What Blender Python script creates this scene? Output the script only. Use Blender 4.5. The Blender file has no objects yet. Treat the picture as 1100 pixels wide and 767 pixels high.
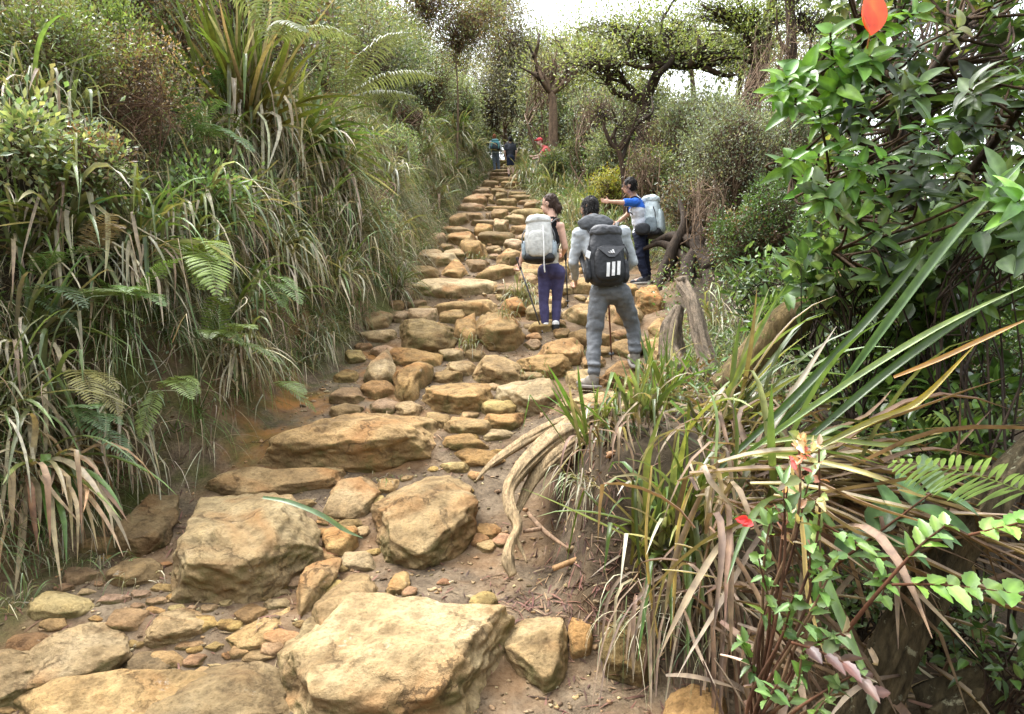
import bpy, bmesh, math, random
import numpy as np
from mathutils import Vector

PI = math.pi
sc = bpy.context.scene
COL = sc.collection
CAM = np.array([0.0, 0.0, 1.6])
FPX = 733.0
CX, CY = 550.0, 383.5

def rng_of(s): return np.random.default_rng(s)
def at(px, py, Y):
    return np.array([(px - CX) / FPX * Y, Y, 1.6 + (CY - py) / FPX * Y])
def nrm(a):
    a = np.asarray(a, float)
    return a / (np.linalg.norm(a, axis=-1, keepdims=True) + 1e-12)

# ------------------------------------------------------------------ noise
def _hash(ix, iy, iz, seed):
    h = (ix.astype(np.int64) * 374761393 + iy.astype(np.int64) * 668265263 + iz.astype(np.int64) * 2147483647 + seed * 974711) & 0xFFFFFFFF
    h = ((h ^ (h >> 13)) * 1274126177) & 0xFFFFFFFF
    h = ((h ^ (h >> 15)) * 2246822519) & 0xFFFFFFFF
    return ((h ^ (h >> 16)) & 0xFFFFFF) / float(0xFFFFFF)
def vnoise(p, seed=0):
    p = np.asarray(p, float)
    i = np.floor(p); f = p - i; f = f * f * (3 - 2 * f); i = i.astype(np.int64)
    r = 0.0
    for dx in (0, 1):
        wx = f[..., 0] if dx else 1 - f[..., 0]
        for dy in (0, 1):
            wy = f[..., 1] if dy else 1 - f[..., 1]
            for dz in (0, 1):
                wz = f[..., 2] if dz else 1 - f[..., 2]
                r = r + wx * wy * wz * _hash(i[..., 0] + dx, i[..., 1] + dy, i[..., 2] + dz, seed)
    return r * 2 - 1
def fbm(p, octv=4, seed=0, gain=.5):
    p = np.asarray(p, float); a = 1.0; r = 0; t = 0
    for o in range(octv):
        r = r + a * vnoise(p * (2.03 ** o) + 13.7 * o, seed + o); t += a; a *= gain
    return r / t
def sstep(x):
    x = np.clip(x, 0, 1); return x * x * (3 - 2 * x)

# ------------------------------------------------------------------ mesh collecting
ORG = {}
class G:
    def __init__(s): s.v = []; s.q = []; s.t = []; s.c = []; s.n = 0
    def add(s, v, faces, col=(1, 1, 1)):
        v = np.asarray(v, float).reshape(-1, 3)
        col = np.asarray(col, float)
        if col.ndim == 1: col = np.tile(col, (len(v), 1))
        for f in (faces if isinstance(faces, (list, tuple)) else [faces]):
            f = np.asarray(f, np.int64)
            if f.size: (s.q if f.shape[1] == 4 else s.t).append(f + s.n)
        s.v.append(v); s.c.append(col); s.n += len(v)
        return s
    def mesh(s, name, origin=(0, 0, 0), smooth=True):
        me = bpy.data.meshes.new(name)
        if not s.v: return me
        v = (np.concatenate(s.v) - np.asarray(origin)).astype(np.float32)
        c = np.concatenate(s.c).astype(np.float32)
        q = np.concatenate(s.q) if s.q else np.zeros((0, 4), np.int64)
        t = np.concatenate(s.t) if s.t else np.zeros((0, 3), np.int64)
        li = np.concatenate([q.ravel(), t.ravel()]).astype(np.int32)
        ls = np.concatenate([np.arange(len(q)) * 4, len(q) * 4 + np.arange(len(t)) * 3]).astype(np.int32)
        me.vertices.add(len(v)); me.vertices.foreach_set('co', v.ravel())
        me.loops.add(len(li)); me.loops.foreach_set('vertex_index', li)
        me.polygons.add(len(ls)); me.polygons.foreach_set('loop_start', ls)
        a = me.attributes.new('tint', 'FLOAT_COLOR', 'POINT')
        a.data.foreach_set('color', np.concatenate([c, np.ones((len(c), 1), np.float32)], 1).ravel())
        me.update(calc_edges=True)
        me.polygons.foreach_set('use_smooth', np.full(len(ls), smooth))
        me.update()
        return me
    def build(s, name, mat, parent=None, origin=None, smooth=True):
        o_ = ORG[parent.name] if parent is not None else (np.zeros(3) if origin is None else np.asarray(origin, float))
        me = s.mesh(name, o_, smooth)
        if mat: me.materials.append(mat)
        o = bpy.data.objects.new(name, me); COL.objects.link(o)
        if parent is not None: o.parent = parent
        else: o.location = o_
        ORG[o.name] = o_
        return o
def tag(o, label=None, cat=None, group=None, kind=None):
    if label: o['label'] = label
    if cat: o['category'] = cat
    if group: o['group'] = group
    if kind: o['kind'] = kind
    return o
def thing(name, label, cat, loc, group=None):
    o = bpy.data.objects.new(name, None); COL.objects.link(o)
    o.empty_display_size = .1
    o.location = loc; ORG[o.name] = np.asarray(loc, float)
    return tag(o, label, cat, group)
def dup(root, loc, rotz=0, scale=1, label=None):
    r = root.copy(); COL.objects.link(r); r.location = loc; r.rotation_euler = (0, 0, rotz); r.scale = (scale,) * 3
    if label: r['label'] = label
    for ch in root.children:
        c = ch.copy(); COL.objects.link(c); c.parent = r
        for g in ch.children:
            d = g.copy(); COL.objects.link(d); d.parent = c
    return r

# ------------------------------------------------------------------ materials
def newmat(name):
    m = bpy.data.materials.new(name); m.use_nodes = True
    nt = m.node_tree; nt.nodes.clear()
    return m, nt, nt.nodes, nt.links
def nd(ns, t, **k):
    n = ns.new(t)
    for a, b in k.items():
        if a.startswith('i_'):
            key = a[2:]
            n.inputs[int(key) if key.isdigit() else key.replace('_', ' ')].default_value = b
        else: setattr(n, a, b)
    return n
def ramp(ns, stops):
    r = ns.new('ShaderNodeValToRGB'); e = r.color_ramp.elements
    while len(e) > 1: e.remove(e[-1])
    e[0].position = stops[0][0]; e[0].color = (*stops[0][1], 1)
    for p, c in stops[1:]:
        x = e.new(p); x.color = (*c, 1)
    return r
def mixc(ns, ls, fac, a, b, mode='MIX'):
    m = ns.new('ShaderNodeMix'); m.data_type = 'RGBA'; m.blend_type = mode; m.clamp_factor = True
    for sock, v in ((m.inputs[0], fac), (m.inputs[6], a), (m.inputs[7], b)):
        if hasattr(v, 'is_output'): ls.new(v, sock)
        elif isinstance(v, (int, float)): sock.default_value = v
        else: sock.default_value = (*v, 1)
    return m.outputs[2]
def mth(ns, ls, op, a, b=None, c=None):
    m = ns.new('ShaderNodeMath'); m.operation = op
    for i, v in enumerate((a, b, c)):
        if v is None: continue
        if hasattr(v, 'is_output'): ls.new(v, m.inputs[i])
        else: m.inputs[i].default_value = v
    return m.outputs[0]

def leaf_mat(name, rough=.42, trans=.3, spec=.5, var=.25):
    m, nt, ns, ls = newmat(name)
    at_ = nd(ns, 'ShaderNodeAttribute', attribute_name='tint')
    tc = nd(ns, 'ShaderNodeTexCoord')
    nz = nd(ns, 'ShaderNodeTexNoise', i_Scale=23.0, i_Detail=3.0)
    ls.new(tc.outputs['Object'], nz.inputs['Vector'])
    rr = ramp(ns, [(.3, (1 - var,) * 3), (.7, (1 + var, 1 + var, 1 + var * .6))])
    ls.new(nz.outputs['Fac'], rr.inputs[0])
    col = mixc(ns, ls, 1.0, at_.outputs['Color'], rr.outputs[0], 'MULTIPLY')
    b = nd(ns, 'ShaderNodeBsdfPrincipled', i_Roughness=rough)
    b.inputs['Specular IOR Level'].default_value = spec
    ls.new(col, b.inputs['Base Color'])
    tcol = mixc(ns, ls, 1.0, col, (1.5, 1.5, .7), 'MULTIPLY')
    tr = nd(ns, 'ShaderNodeBsdfTranslucent'); ls.new(tcol, tr.inputs['Color'])
    mx = nd(ns, 'ShaderNodeMixShader', i_0=trans)
    ls.new(b.outputs[0], mx.inputs[1]); ls.new(tr.outputs[0], mx.inputs[2])
    out = nd(ns, 'ShaderNodeOutputMaterial'); ls.new(mx.outputs[0], out.inputs[0])
    return m
M_LEAF = leaf_mat('leaf_blade', .36, .3, .55)
M_GLOSS = leaf_mat('leaf_glossy', .34, .25, .5, .35)
M_DRY = leaf_mat('leaf_dry', .65, .2, .25, .35)

def bark_mat(name, c0, c1, lich=None, scale=9, bump=.5, sq=(1, 1, .25)):
    m, nt, ns, ls = newmat(name)
    at_ = nd(ns, 'ShaderNodeAttribute', attribute_name='tint')
    tc = nd(ns, 'ShaderNodeTexCoord'); mp = nd(ns, 'ShaderNodeMapping'); mp.inputs['Scale'].default_value = sq
    ls.new(tc.outputs['Object'], mp.inputs[0])
    n1 = nd(ns, 'ShaderNodeTexNoise', i_Scale=scale * 1.0, i_Detail=8.0, i_Roughness=.65)
    n2 = nd(ns, 'ShaderNodeTexNoise', i_Scale=scale * 5.0, i_Detail=6.0, i_Roughness=.7)
    ls.new(mp.outputs[0], n1.inputs['Vector']); ls.new(mp.outputs[0], n2.inputs['Vector'])
    r1 = ramp(ns, [(.3, c0), (.68, c1)]); ls.new(n2.outputs['Fac'], r1.inputs[0])
    col = r1.outputs[0]
    r2 = ramp(ns, [(.35, (.5, .5, .5)), (.65, (1.25, 1.2, 1.15))]); ls.new(n1.outputs['Fac'], r2.inputs[0])
    col = mixc(ns, ls, 1.0, col, r2.outputs[0], 'MULTIPLY')
    col = mixc(ns, ls, 1.0, col, at_.outputs['Color'], 'MULTIPLY')
    if lich:
        n3 = nd(ns, 'ShaderNodeTexNoise', i_Scale=13.0, i_Detail=5.0, i_Roughness=.7); ls.new(tc.outputs['Object'], n3.inputs['Vector'])
        r3 = ramp(ns, [(lich[1], (0, 0, 0)), (lich[1] + .06, (1, 1, 1))]); ls.new(n3.outputs['Fac'], r3.inputs[0])
        col = mixc(ns, ls, r3.outputs[0], col, lich[0])
    b = nd(ns, 'ShaderNodeBsdfPrincipled', i_Roughness=.85); ls.new(col, b.inputs['Base Color'])
    b.inputs['Specular IOR Level'].default_value = .2
    h = mth(ns, ls, 'ADD', n2.outputs['Fac'], n1.outputs['Fac'])
    bp = nd(ns, 'ShaderNodeBump', i_Strength=bump, i_Distance=.02); ls.new(h, bp.inputs['Height']); ls.new(bp.outputs[0], b.inputs['Normal'])
    out = nd(ns, 'ShaderNodeOutputMaterial'); ls.new(b.outputs[0], out.inputs[0])
    return m
M_BARK = bark_mat('dark_bark', (.012, .009, .006), (.07, .05, .035))
M_TWIG = bark_mat('twig_bark', (.06, .045, .03), (.2, .15, .11), scale=14, bump=.2)
M_MOSSBARK = bark_mat('mossy_bark', (.06, .042, .02), (.24, .175, .08), ((.13, .13, .04), .58), bump=.8)
M_LICHEN = bark_mat('lichen_bark', (.018, .015, .009), (.095, .08, .05), ((.3, .29, .19), .61), bump=1.0)
M_DEADWOOD = bark_mat('weathered_wood', (.1, .075, .05), (.38, .31, .23), scale=11, bump=.9, sq=(2.2, 2.2, .35))
M_ROOT = bark_mat('pale_root', (.16, .11, .06), (.46, .35, .2), scale=8, bump=.7, sq=(2.5, 1, .5))

def stone_mat():
    m, nt, ns, ls = newmat('ochre_sandstone')
    tc = nd(ns, 'ShaderNodeTexCoord'); oi = nd(ns, 'ShaderNodeObjectInfo'); geo = nd(ns, 'ShaderNodeNewGeometry')
    at_ = nd(ns, 'ShaderNodeAttribute', attribute_name='tint')
    ad = nd(ns, 'ShaderNodeVectorMath', operation='ADD')
    cmb = nd(ns, 'ShaderNodeCombineXYZ')
    k = mth(ns, ls, 'MULTIPLY', oi.outputs['Random'], 40.0)
    for i in range(3): ls.new(k, cmb.inputs[i])
    ls.new(tc.outputs['Object'], ad.inputs[0]); ls.new(cmb.outputs[0], ad.inputs[1])
    def N(scale, det=6, rough=.6, dist=0):
        n = nd(ns, 'ShaderNodeTexNoise', i_Scale=scale, i_Detail=det, i_Roughness=rough, i_Distortion=dist); ls.new(ad.outputs[0], n.inputs['Vector']); return n
    a = N(2.6, 6, .6, .6); b_ = N(9, 8, .65); c = N(48, 6, .7); d = N(1.7, 4, .5, 1.0)
    r = ramp(ns, [(.25, (.16, .115, .062)), (.42, (.275, .195, .1)), (.56, (.365, .272, .148)), (.75, (.45, .355, .215))]); ls.new(a.outputs['Fac'], r.inputs[0])
    col = r.outputs[0]
    rb = ramp(ns, [(.3, (.52, .49, .44)), (.5, (1, 1, 1)), (.7, (1.25, 1.23, 1.18))]); ls.new(b_.outputs['Fac'], rb.inputs[0])
    col = mixc(ns, ls, 1, col, rb.outputs[0], 'MULTIPLY')
    rc = ramp(ns, [(.32, (.62, .6, .56)), (.5, (1, 1, 1)), (.68, (1.18, 1.17, 1.14))]); ls.new(c.outputs['Fac'], rc.inputs[0])
    col = mixc(ns, ls, 1, col, rc.outputs[0], 'MULTIPLY')
    # rust
    rd = ramp(ns, [(.53, (0, 0, 0)), (.72, (.7, .7, .7))]); ls.new(d.outputs['Fac'], rd.inputs[0])
    col = mixc(ns, ls, rd.outputs[0], col, (.33, .165, .06))
    col = mixc(ns, ls, 1, col, at_.outputs['Color'], 'MULTIPLY')
    ov = ramp(ns, [(0, (.62, .58, .54)), (.2, (.97, .97, .95)), (.4, (.85, .76, .63)), (.6, (1.0, 1.01, 1.02)), (.8, (.76, .75, .72)), (1, (1.0, .9, .76))]); ls.new(oi.outputs['Random'], ov.inputs[0])
    col = mixc(ns, ls, 1, col, ov.outputs[0], 'MULTIPLY')
    wv = nd(ns, 'ShaderNodeVectorMath', operation='MULTIPLY_ADD'); ls.new(b_.outputs['Color'], wv.inputs[0]); wv.inputs[1].default_value = (.35, .35, .35); ls.new(ad.outputs[0], wv.inputs[2])
    vc = nd(ns, 'ShaderNodeTexVoronoi', feature='DISTANCE_TO_EDGE', i_Scale=2.1); ls.new(wv.outputs[0], vc.inputs['Vector'])
    ck = ramp(ns, [(0, (1, 1, 1)), (.008, (.6, .6, .6)), (.02, (0, 0, 0))]); ls.new(vc.outputs['Distance'], ck.inputs[0])
    ckm = ramp(ns, [(.5, (0, 0, 0)), (.66, (1, 1, 1))]); ls.new(d.outputs['Fac'], ckm.inputs[0])
    crack = mth(ns, ls, 'MULTIPLY', ck.outputs[0], ckm.outputs[0])
    col = mixc(ns, ls, mth(ns, ls, 'MULTIPLY', crack, .3), col, (.07, .045, .025))
    # crevice grime and worn edges
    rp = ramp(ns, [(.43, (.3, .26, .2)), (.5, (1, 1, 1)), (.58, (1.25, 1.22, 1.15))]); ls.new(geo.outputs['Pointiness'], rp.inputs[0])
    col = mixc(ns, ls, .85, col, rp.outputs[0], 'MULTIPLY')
    # moss patches on steep faces
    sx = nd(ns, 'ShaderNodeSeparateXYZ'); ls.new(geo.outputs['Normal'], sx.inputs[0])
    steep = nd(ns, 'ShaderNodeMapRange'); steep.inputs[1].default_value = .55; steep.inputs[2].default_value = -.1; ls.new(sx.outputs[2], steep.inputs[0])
    e = N(4.3, 7, .7)
    re = ramp(ns, [(.46, (0, 0, 0)), (.62, (1, 1, 1))]); ls.new(e.outputs['Fac'], re.inputs[0])
    mf = mth(ns, ls, 'MULTIPLY', steep.outputs[0], re.outputs[0]); mf = mth(ns, ls, 'MULTIPLY', mf, .9)
    col = mixc(ns, ls, mf, col, (.1, .11, .028))
    # darker brown mixed in more as faces get steeper
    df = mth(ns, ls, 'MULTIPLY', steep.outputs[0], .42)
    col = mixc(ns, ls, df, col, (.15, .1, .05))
    # pale lichen specks
    vo = nd(ns, 'ShaderNodeTexNoise', i_Scale=7.0, i_Detail=9.0, i_Roughness=.75); ls.new(ad.outputs[0], vo.inputs['Vector'])
    rv = ramp(ns, [(.64, (0, 0, 0)), (.7, (.5, .5, .5))]); ls.new(vo.outputs['Fac'], rv.inputs[0])
    col = mixc(ns, ls, rv.outputs[0], col, (.46, .44, .36))
    p = nd(ns, 'ShaderNodeBsdfPrincipled', i_Roughness=.82); p.inputs['Specular IOR Level'].default_value = .25
    ls.new(col, p.inputs['Base Color'])
    h = mth(ns, ls, 'MULTIPLY', b_.outputs['Fac'], 1.6); h = mth(ns, ls, 'MULTIPLY_ADD', c.outputs['Fac'], .45, h)
    mu = nd(ns, 'ShaderNodeTexNoise', i_Scale=6.5, i_Detail=8.0, i_Roughness=.62); mu.noise_type = 'RIDGED_MULTIFRACTAL' if hasattr(mu, 'noise_type') else 'FBM'
    mp = nd(ns, 'ShaderNodeMapping'); mp.inputs['Scale'].default_value = (1, .8, 2.6); ls.new(ad.outputs[0], mp.inputs[0]); ls.new(mp.outputs[0], mu.inputs['Vector'])
    h = mth(ns, ls, 'MULTIPLY_ADD', mu.outputs['Fac'], .22, h); h = mth(ns, ls, 'MULTIPLY_ADD', crack, -.8, h)
    bp = nd(ns, 'ShaderNodeBump', i_Strength=.85, i_Distance=.035); ls.new(h, bp.inputs['Height']); ls.new(bp.outputs[0], p.inputs['Normal'])
    out = nd(ns, 'ShaderNodeOutputMaterial'); ls.new(p.outputs[0], out.inputs[0])
    return m
M_STONE = stone_mat()

def ground_mat():
    m, nt, ns, ls = newmat('trail_earth')
    tc = nd(ns, 'ShaderNodeTexCoord'); at_ = nd(ns, 'ShaderNodeAttribute', attribute_name='tint')
    sp = nd(ns, 'ShaderNodeSeparateColor'); ls.new(at_.outputs['Color'], sp.inputs[0])
    def N(scale, det=6, rough=.6):
        n = nd(ns, 'ShaderNodeTexNoise', i_Scale=scale, i_Detail=det, i_Roughness=rough); ls.new(tc.outputs['Object'], n.inputs['Vector']); return n
    a = N(1.6, 6, .6); b = N(7, 8, .7); c = N(55, 5, .7); d = N(2.3, 6, .65)
    r = ramp(ns, [(.3, (.06, .043, .027)), (.5, (.135, .1, .064)), (.7, (.225, .172, .112))]); ls.new(b.outputs['Fac'], r.inputs[0])
    dirt = r.outputs[0]
    rc = ramp(ns, [(.3, (.55, .52, .5)), (.5, (1, 1, 1)), (.72, (1.3, 1.28, 1.22))]); ls.new(c.outputs['Fac'], rc.inputs[0])
    dirt = mixc(ns, ls, 1, dirt, rc.outputs[0], 'MULTIPLY')
    ra = ramp(ns, [(.45, (0, 0, 0)), (.62, (1, 1, 1))]); ls.new(a.outputs['Fac'], ra.inputs[0])
    rust = mth(ns, ls, 'MULTIPLY', sp.outputs[2], ra.outputs[0])
    dirt = mixc(ns, ls, rust, dirt, (.3, .14, .04))
    hr = ramp(ns, [(.3, (.012, .009, .006)), (.7, (.06, .045, .025))]); ls.new(b.outputs['Fac'], hr.inputs[0])
    col = mixc(ns, ls, sp.outputs[0], dirt, hr.outputs[0])
    rm = ramp(ns, [(.44, (0, 0, 0)), (.6, (1, 1, 1))]); ls.new(d.outputs['Fac'], rm.inputs[0])
    mo = mth(ns, ls, 'MULTIPLY', sp.outputs[1], rm.outputs[0])
    mr = ramp(ns, [(.3, (.03, .035, .008)), (.7, (.1, .11, .025))]); ls.new(c.outputs['Fac'], mr.inputs[0])
    col = mixc(ns, ls, mo, col, mr.outputs[0])
    p = nd(ns, 'ShaderNodeBsdfPrincipled', i_Roughness=.9); p.inputs['Specular IOR Level'].default_value = .2
    ls.new(col, p.inputs['Base Color'])
    h = mth(ns, ls, 'MULTIPLY_ADD', c.outputs['Fac'], .4, b.outputs['Fac'])
    bp = nd(ns, 'ShaderNodeBump', i_Strength=.8, i_Distance=.03); ls.new(h, bp.inputs['Height']); ls.new(bp.outputs[0], p.inputs['Normal'])
    out = nd(ns, 'ShaderNodeOutputMaterial'); ls.new(p.outputs[0], out.inputs[0])
    return m
M_GROUND = ground_mat()

def plain_mat(name, rough=.7, spec=.3, weave=0, bump=.15):
    m, nt, ns, ls = newmat(name)
    at_ = nd(ns, 'ShaderNodeAttribute', attribute_name='tint'); tc = nd(ns, 'ShaderNodeTexCoord')
    nz = nd(ns, 'ShaderNodeTexNoise', i_Scale=18.0, i_Detail=5.0); ls.new(tc.outputs['Object'], nz.inputs['Vector'])
    r = ramp(ns, [(.3, (.78,) * 3), (.7, (1.15,) * 3)]); ls.new(nz.outputs['Fac'], r.inputs[0])
    col = mixc(ns, ls, 1, at_.outputs['Color'], r.outputs[0], 'MULTIPLY')
    p = nd(ns, 'ShaderNodeBsdfPrincipled', i_Roughness=rough); p.inputs['Specular IOR Level'].default_value = spec
    ls.new(col, p.inputs['Base Color'])
    bp = nd(ns, 'ShaderNodeBump', i_Strength=bump, i_Distance=.02)
    n2 = nd(ns, 'ShaderNodeTexNoise', i_Scale=30.0, i_Detail=4.0); ls.new(tc.outputs['Object'], n2.inputs['Vector'])
    ls.new(n2.outputs['Fac'], bp.inputs['Height']); ls.new(bp.outputs[0], p.inputs['Normal'])
    out = nd(ns, 'ShaderNodeOutputMaterial'); ls.new(p.outputs[0], out.inputs[0])
    return m
M_CLOTH = plain_mat('woven_cloth', .85, .15, bump=.4)
M_SKIN = plain_mat('skin', .55, .35, bump=.05)
M_HAIR = plain_mat('hair', .6, .18, bump=.6)
M_NYLON = plain_mat('pack_nylon', .55, .35, bump=.35)
M_METAL = plain_mat('pole_alloy', .3, .5, bump=.02)

# ------------------------------------------------------------------ terrain
_TY = [-10, 0, 2.6, 3.0, 3.3, 4.0, 4.4, 4.8, 5.1, 5.5, 6.0, 6.8, 7.4, 7.9, 8.8, 9.3, 10.6, 13, 16, 20, 25, 29, 33, 40, 60, 150, 400]
_TZ = [-3.2, -1.9, -1.52, -1.42, -1.25, -1.13, -.98, -.80, -.60, -.50, -.33, -.12, .08, .40, .62, .85, 1.2, 2.0, 2.95, 4.35, 6.1, 7.65, 9.3, 11.5, 14, 14, 14]
def ztrail(y): return 1.6 + np.interp(y, _TY, _TZ)
def xleft(y): return np.interp(y, [0, 3, 3.6, 4.4, 4.85, 5.7, 7.3, 8.9, 11.2, 15.7, 22, 29, 35, 50], [-2.3, -2.5, -2.6, -2.5, -2.0, -1.9, -1.75, -1.45, -1.55, -1.75, -1.75, -1.2, -1.0, -1.0])
def xright(y): return np.interp(y, [0, 3, 4, 5, 6, 8, 9, 10, 11, 12, 13, 15, 22, 29, 35, 50], [1.0, 1.0, .8, .7, 1.4, 1.45, 1.75, 2.3, 2.3, 1.5, 1.1, 1.0, .75, .45, .35, .4])
def terrain(x, y, noise=True):
    x = np.asarray(x, float); y = np.asarray(y, float)
    z = ztrail(y)
    t_ = y / .78; fr_ = t_ - np.floor(t_); z = z + .11 * (sstep((fr_ - .72) / .26) - fr_) * sstep((y - 8.2) / 1)
    d = np.maximum(0, xleft(y) - x)
    z = z + np.interp(d, [0, .15, .5, 1, 1.8, 3, 6, 15, 60, 400], [0, .12, .75, 1.55, 2.7, 4.0, 6.2, 9, 14, 30])
    e = np.maximum(0, x - xright(y))
    z = z + np.interp(e, [0, .3, 1, 2.5, 6, 15, 60, 400], [0, .14, .28, .1, -.7, -3.5, -16, -40])
    zp = 1.6 - .47 + .05 * (y - 3.4) * (y > 3.4) * (y < 6)
    w = sstep((x - .12 - .06 * (4.2 - y)) / .5) * sstep((y - 3.05) / .5) * sstep((6.1 - y) / .7)
    z = z + w * np.maximum(0, zp - z)
    if noise:
        p = np.stack([x, y, z * 0], -1)
        amp = .035 + .09 * sstep(d / .8) + .06 * sstep(e / .8)
        z = z + w * .1 * fbm(np.stack([x, y, z], -1) * 5, 4, 31)
        z = z + amp * fbm(p * 2.2, 4, 3) + .012 * fbm(p * 14, 3, 9)
    return z
_HY = np.concatenate([np.arange(1.5, 12, .06), np.arange(12, 70, .2)])
def hit(px, py):
    f = lambda Y: 1.6 + (CY - py) / FPX * Y - terrain((px - CX) / FPX * Y, Y)
    r = f(_HY); k = int(np.argmax(r <= 0))
    if r[k] > 0: k = len(_HY) - 1
    a = _HY[max(k - 1, 0)]; Y = np.linspace(a, _HY[k], 12); r = f(Y); j = int(np.argmax(r <= 0))
    y = Y[j if r[j] <= 0 else -1]; x = (px - CX) / FPX * y
    return np.array([x, y, float(terrain(x, y))])
def tnormal(x, y):
    e = .12
    gx = (terrain(x + e, y, False) - terrain(x - e, y, False)) / (2 * e); gy = (terrain(x, y + e, False) - terrain(x, y - e, False)) / (2 * e)
    return nrm(np.stack([-gx, -gy, np.ones_like(gx)], -1))

def axis(fine0, fine1, step, lo, hi, g):
    a = list(np.arange(fine0, fine1, step)); s = step; v = a[-1]
    while v < hi: s *= g; v += s; a.append(v)
    s = step; v = a[0]
    while v > lo: s *= g; v -= s; a.insert(0, v)
    return np.array(a)
def build_ground():
    xs = axis(-3.6, 2.6, .035, -180, 180, 1.09); ys = axis(2.0, 9.0, .035, -12, 320, 1.035)
    X, Y = np.meshgrid(xs, ys); Z = terrain(X, Y)
    d = xleft(Y) - X; e = X - xright(Y)
    hum = np.maximum(sstep((d - .25) / .5), sstep((e - .1) / .6)) * .95
    hum = np.maximum(hum, .85 * sstep((X - .12) / .35 + .6 * fbm(np.stack([X * 3, Y * 3, Z * 3], -1), 3, 4)) * sstep((5.6 - Y) / .5) * sstep((Y - 2.9) / .4))
    moss = .9 * sstep((d + .45) / .5) * sstep((1.2 - d) / .6)
    rust = sstep((X + 2.2) / .3) * sstep((-.6 - X) / .4) * sstep((Y - 4.6) / .5) * sstep((7.6 - Y) / .5)
    c = np.stack([hum, moss, np.clip(rust + .25, 0, 1)], -1).reshape(-1, 3)
    nx, ny = len(xs), len(ys)
    i = (np.arange(ny - 1)[:, None] * nx + np.arange(nx - 1)[None]).ravel()
    g = G(); g.add(np.stack([X, Y, Z], -1).reshape(-1, 3), np.stack([i, i + 1, i + nx + 1, i + nx], 1), c)
    o = g.build('ground', M_GROUND); tag(o, kind='structure')
build_ground()

# ------------------------------------------------------------------ primitives
_ICO = {}
def ico(l):
    if l not in _ICO:
        bm = bmesh.new(); bmesh.ops.create_icosphere(bm, subdivisions=l, radius=1)
        bm.verts.ensure_lookup_table()
        v = np.array([list(x.co) for x in bm.verts]); f = np.array([[y.index for y in x.verts] for x in bm.faces]); bm.free()
        _ICO[l] = (nrm(v), f)
    return _ICO[l]
def tube(g, path, rad, sides=8, col=(1, 1, 1), bumpy=0, seed=0, nsub=1, flat=1.0, ridge=0):
    P = np.asarray(path, float); R = np.asarray(rad, float) * np.ones(len(P))
    if nsub > 1 and len(P) > 2:
        # catmull-rom
        Q = []; RR = []
        E = np.vstack([2 * P[0] - P[1], P, 2 * P[-1] - P[-2]]); 
        for i in range(len(P) - 1):
            for k in range(nsub):
                t = k / nsub; a, b, c, d = E[i:i + 4]
                Q.append(.5 * (2 * b + (c - a) * t + (2 * a - 5 * b + 4 * c - d) * t * t + (3 * b - a - 3 * c + d) * t ** 3)); RR.append(R[i] * (1 - t) + R[i + 1] * t)
        Q.append(P[-1]); RR.append(R[-1]); P = np.array(Q); R = np.array(RR)
    n = len(P)
    T = nrm(np.gradient(P, axis=0))
    u = np.cross(T[0], [0.13, .27, .95]); u = nrm(u if np.linalg.norm(u) > .1 else np.cross(T[0], [1, 0, 0]))
    a = np.arange(sides) / sides * 2 * PI
    V = []
    for i in range(n):
        u = nrm(u - T[i] * (u @ T[i])); w = np.cross(T[i], u)
        ring = np.cos(a)[:, None] * u + flat * np.sin(a)[:, None] * w
        r = R[i] * np.ones(sides)
        if bumpy: r = r * (1 + bumpy * fbm(np.stack([np.cos(a) * 1.6, np.sin(a) * 1.6, np.full(sides, i * .22 * (8 / max(nsub, 1)) * .25)], -1) + seed, 3, seed))
        if ridge: r = r * (1 - ridge * np.abs(fbm(np.stack([np.cos(a) * 3.2, np.sin(a) * 3.2, np.full(sides, i * .06)], -1) + seed * 3.1, 2, seed + 5)) * 2)
        V.append(P[i] + ring * r[:, None])
    V = np.concatenate(V + [P[:1] - T[0] * R[0] * .3, P[-1:] + T[-1] * R[-1] * .3])
    k = np.arange(sides); k2 = (k + 1) % sides
    q = np.concatenate([np.stack([i * sides + k, i * sides + k2, (i + 1) * sides + k2, (i + 1) * sides + k], 1) for i in range(n - 1)])
    t0 = np.stack([np.full(sides, n * sides), k2, k], 1); t1 = np.stack([np.full(sides, n * sides + 1), (n - 1) * sides + k, (n - 1) * sides + k2], 1)
    g.add(V, [q, np.concatenate([t0, t1])], col)
    return P, R
def twigs(g, A, B, r0, r1, col=(1, 1, 1), sag=.1, rg=None):
    A = np.asarray(A, float); B = np.asarray(B, float); N = len(A)
    if N == 0: return
    rg = rg or rng_of(1)
    L = np.linalg.norm(B - A, axis=1, keepdims=True)
    Mi = (A + B) / 2 + rg.normal(0, 1, (N, 3)) * L * sag
    D = nrm(B - A); u = nrm(np.cross(D, rg.normal(0, 1, (N, 3)))); w = np.cross(D, u)
    a = np.arange(3) / 3 * 2 * PI
    ring = np.cos(a)[None, :, None] * u[:, None] + np.sin(a)[None, :, None] * w[:, None]
    r0 = np.ones(N) * r0; r1 = np.ones(N) * r1
    V = np.concatenate([A[:, None] + ring * r0[:, None, None], Mi[:, None] + ring * ((r0 + r1) / 2)[:, None, None], B[:, None] + ring * r1[:, None, None]], 1)
    k = np.arange(3); k2 = (k + 1) % 3
    f = np.concatenate([np.stack([i * 3 + k, i * 3 + k2, i * 3 + 3 + k2, i * 3 + 3 + k], 1) for i in (0, 1)])
    F = (np.arange(N)[:, None, None] * 9 + f[None]).reshape(-1, 4)
    c = np.asarray(col, float)
    if c.ndim == 2: c = np.repeat(c, 9, 0)
    g.add(V.reshape(-1, 3), F, c)
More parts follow.
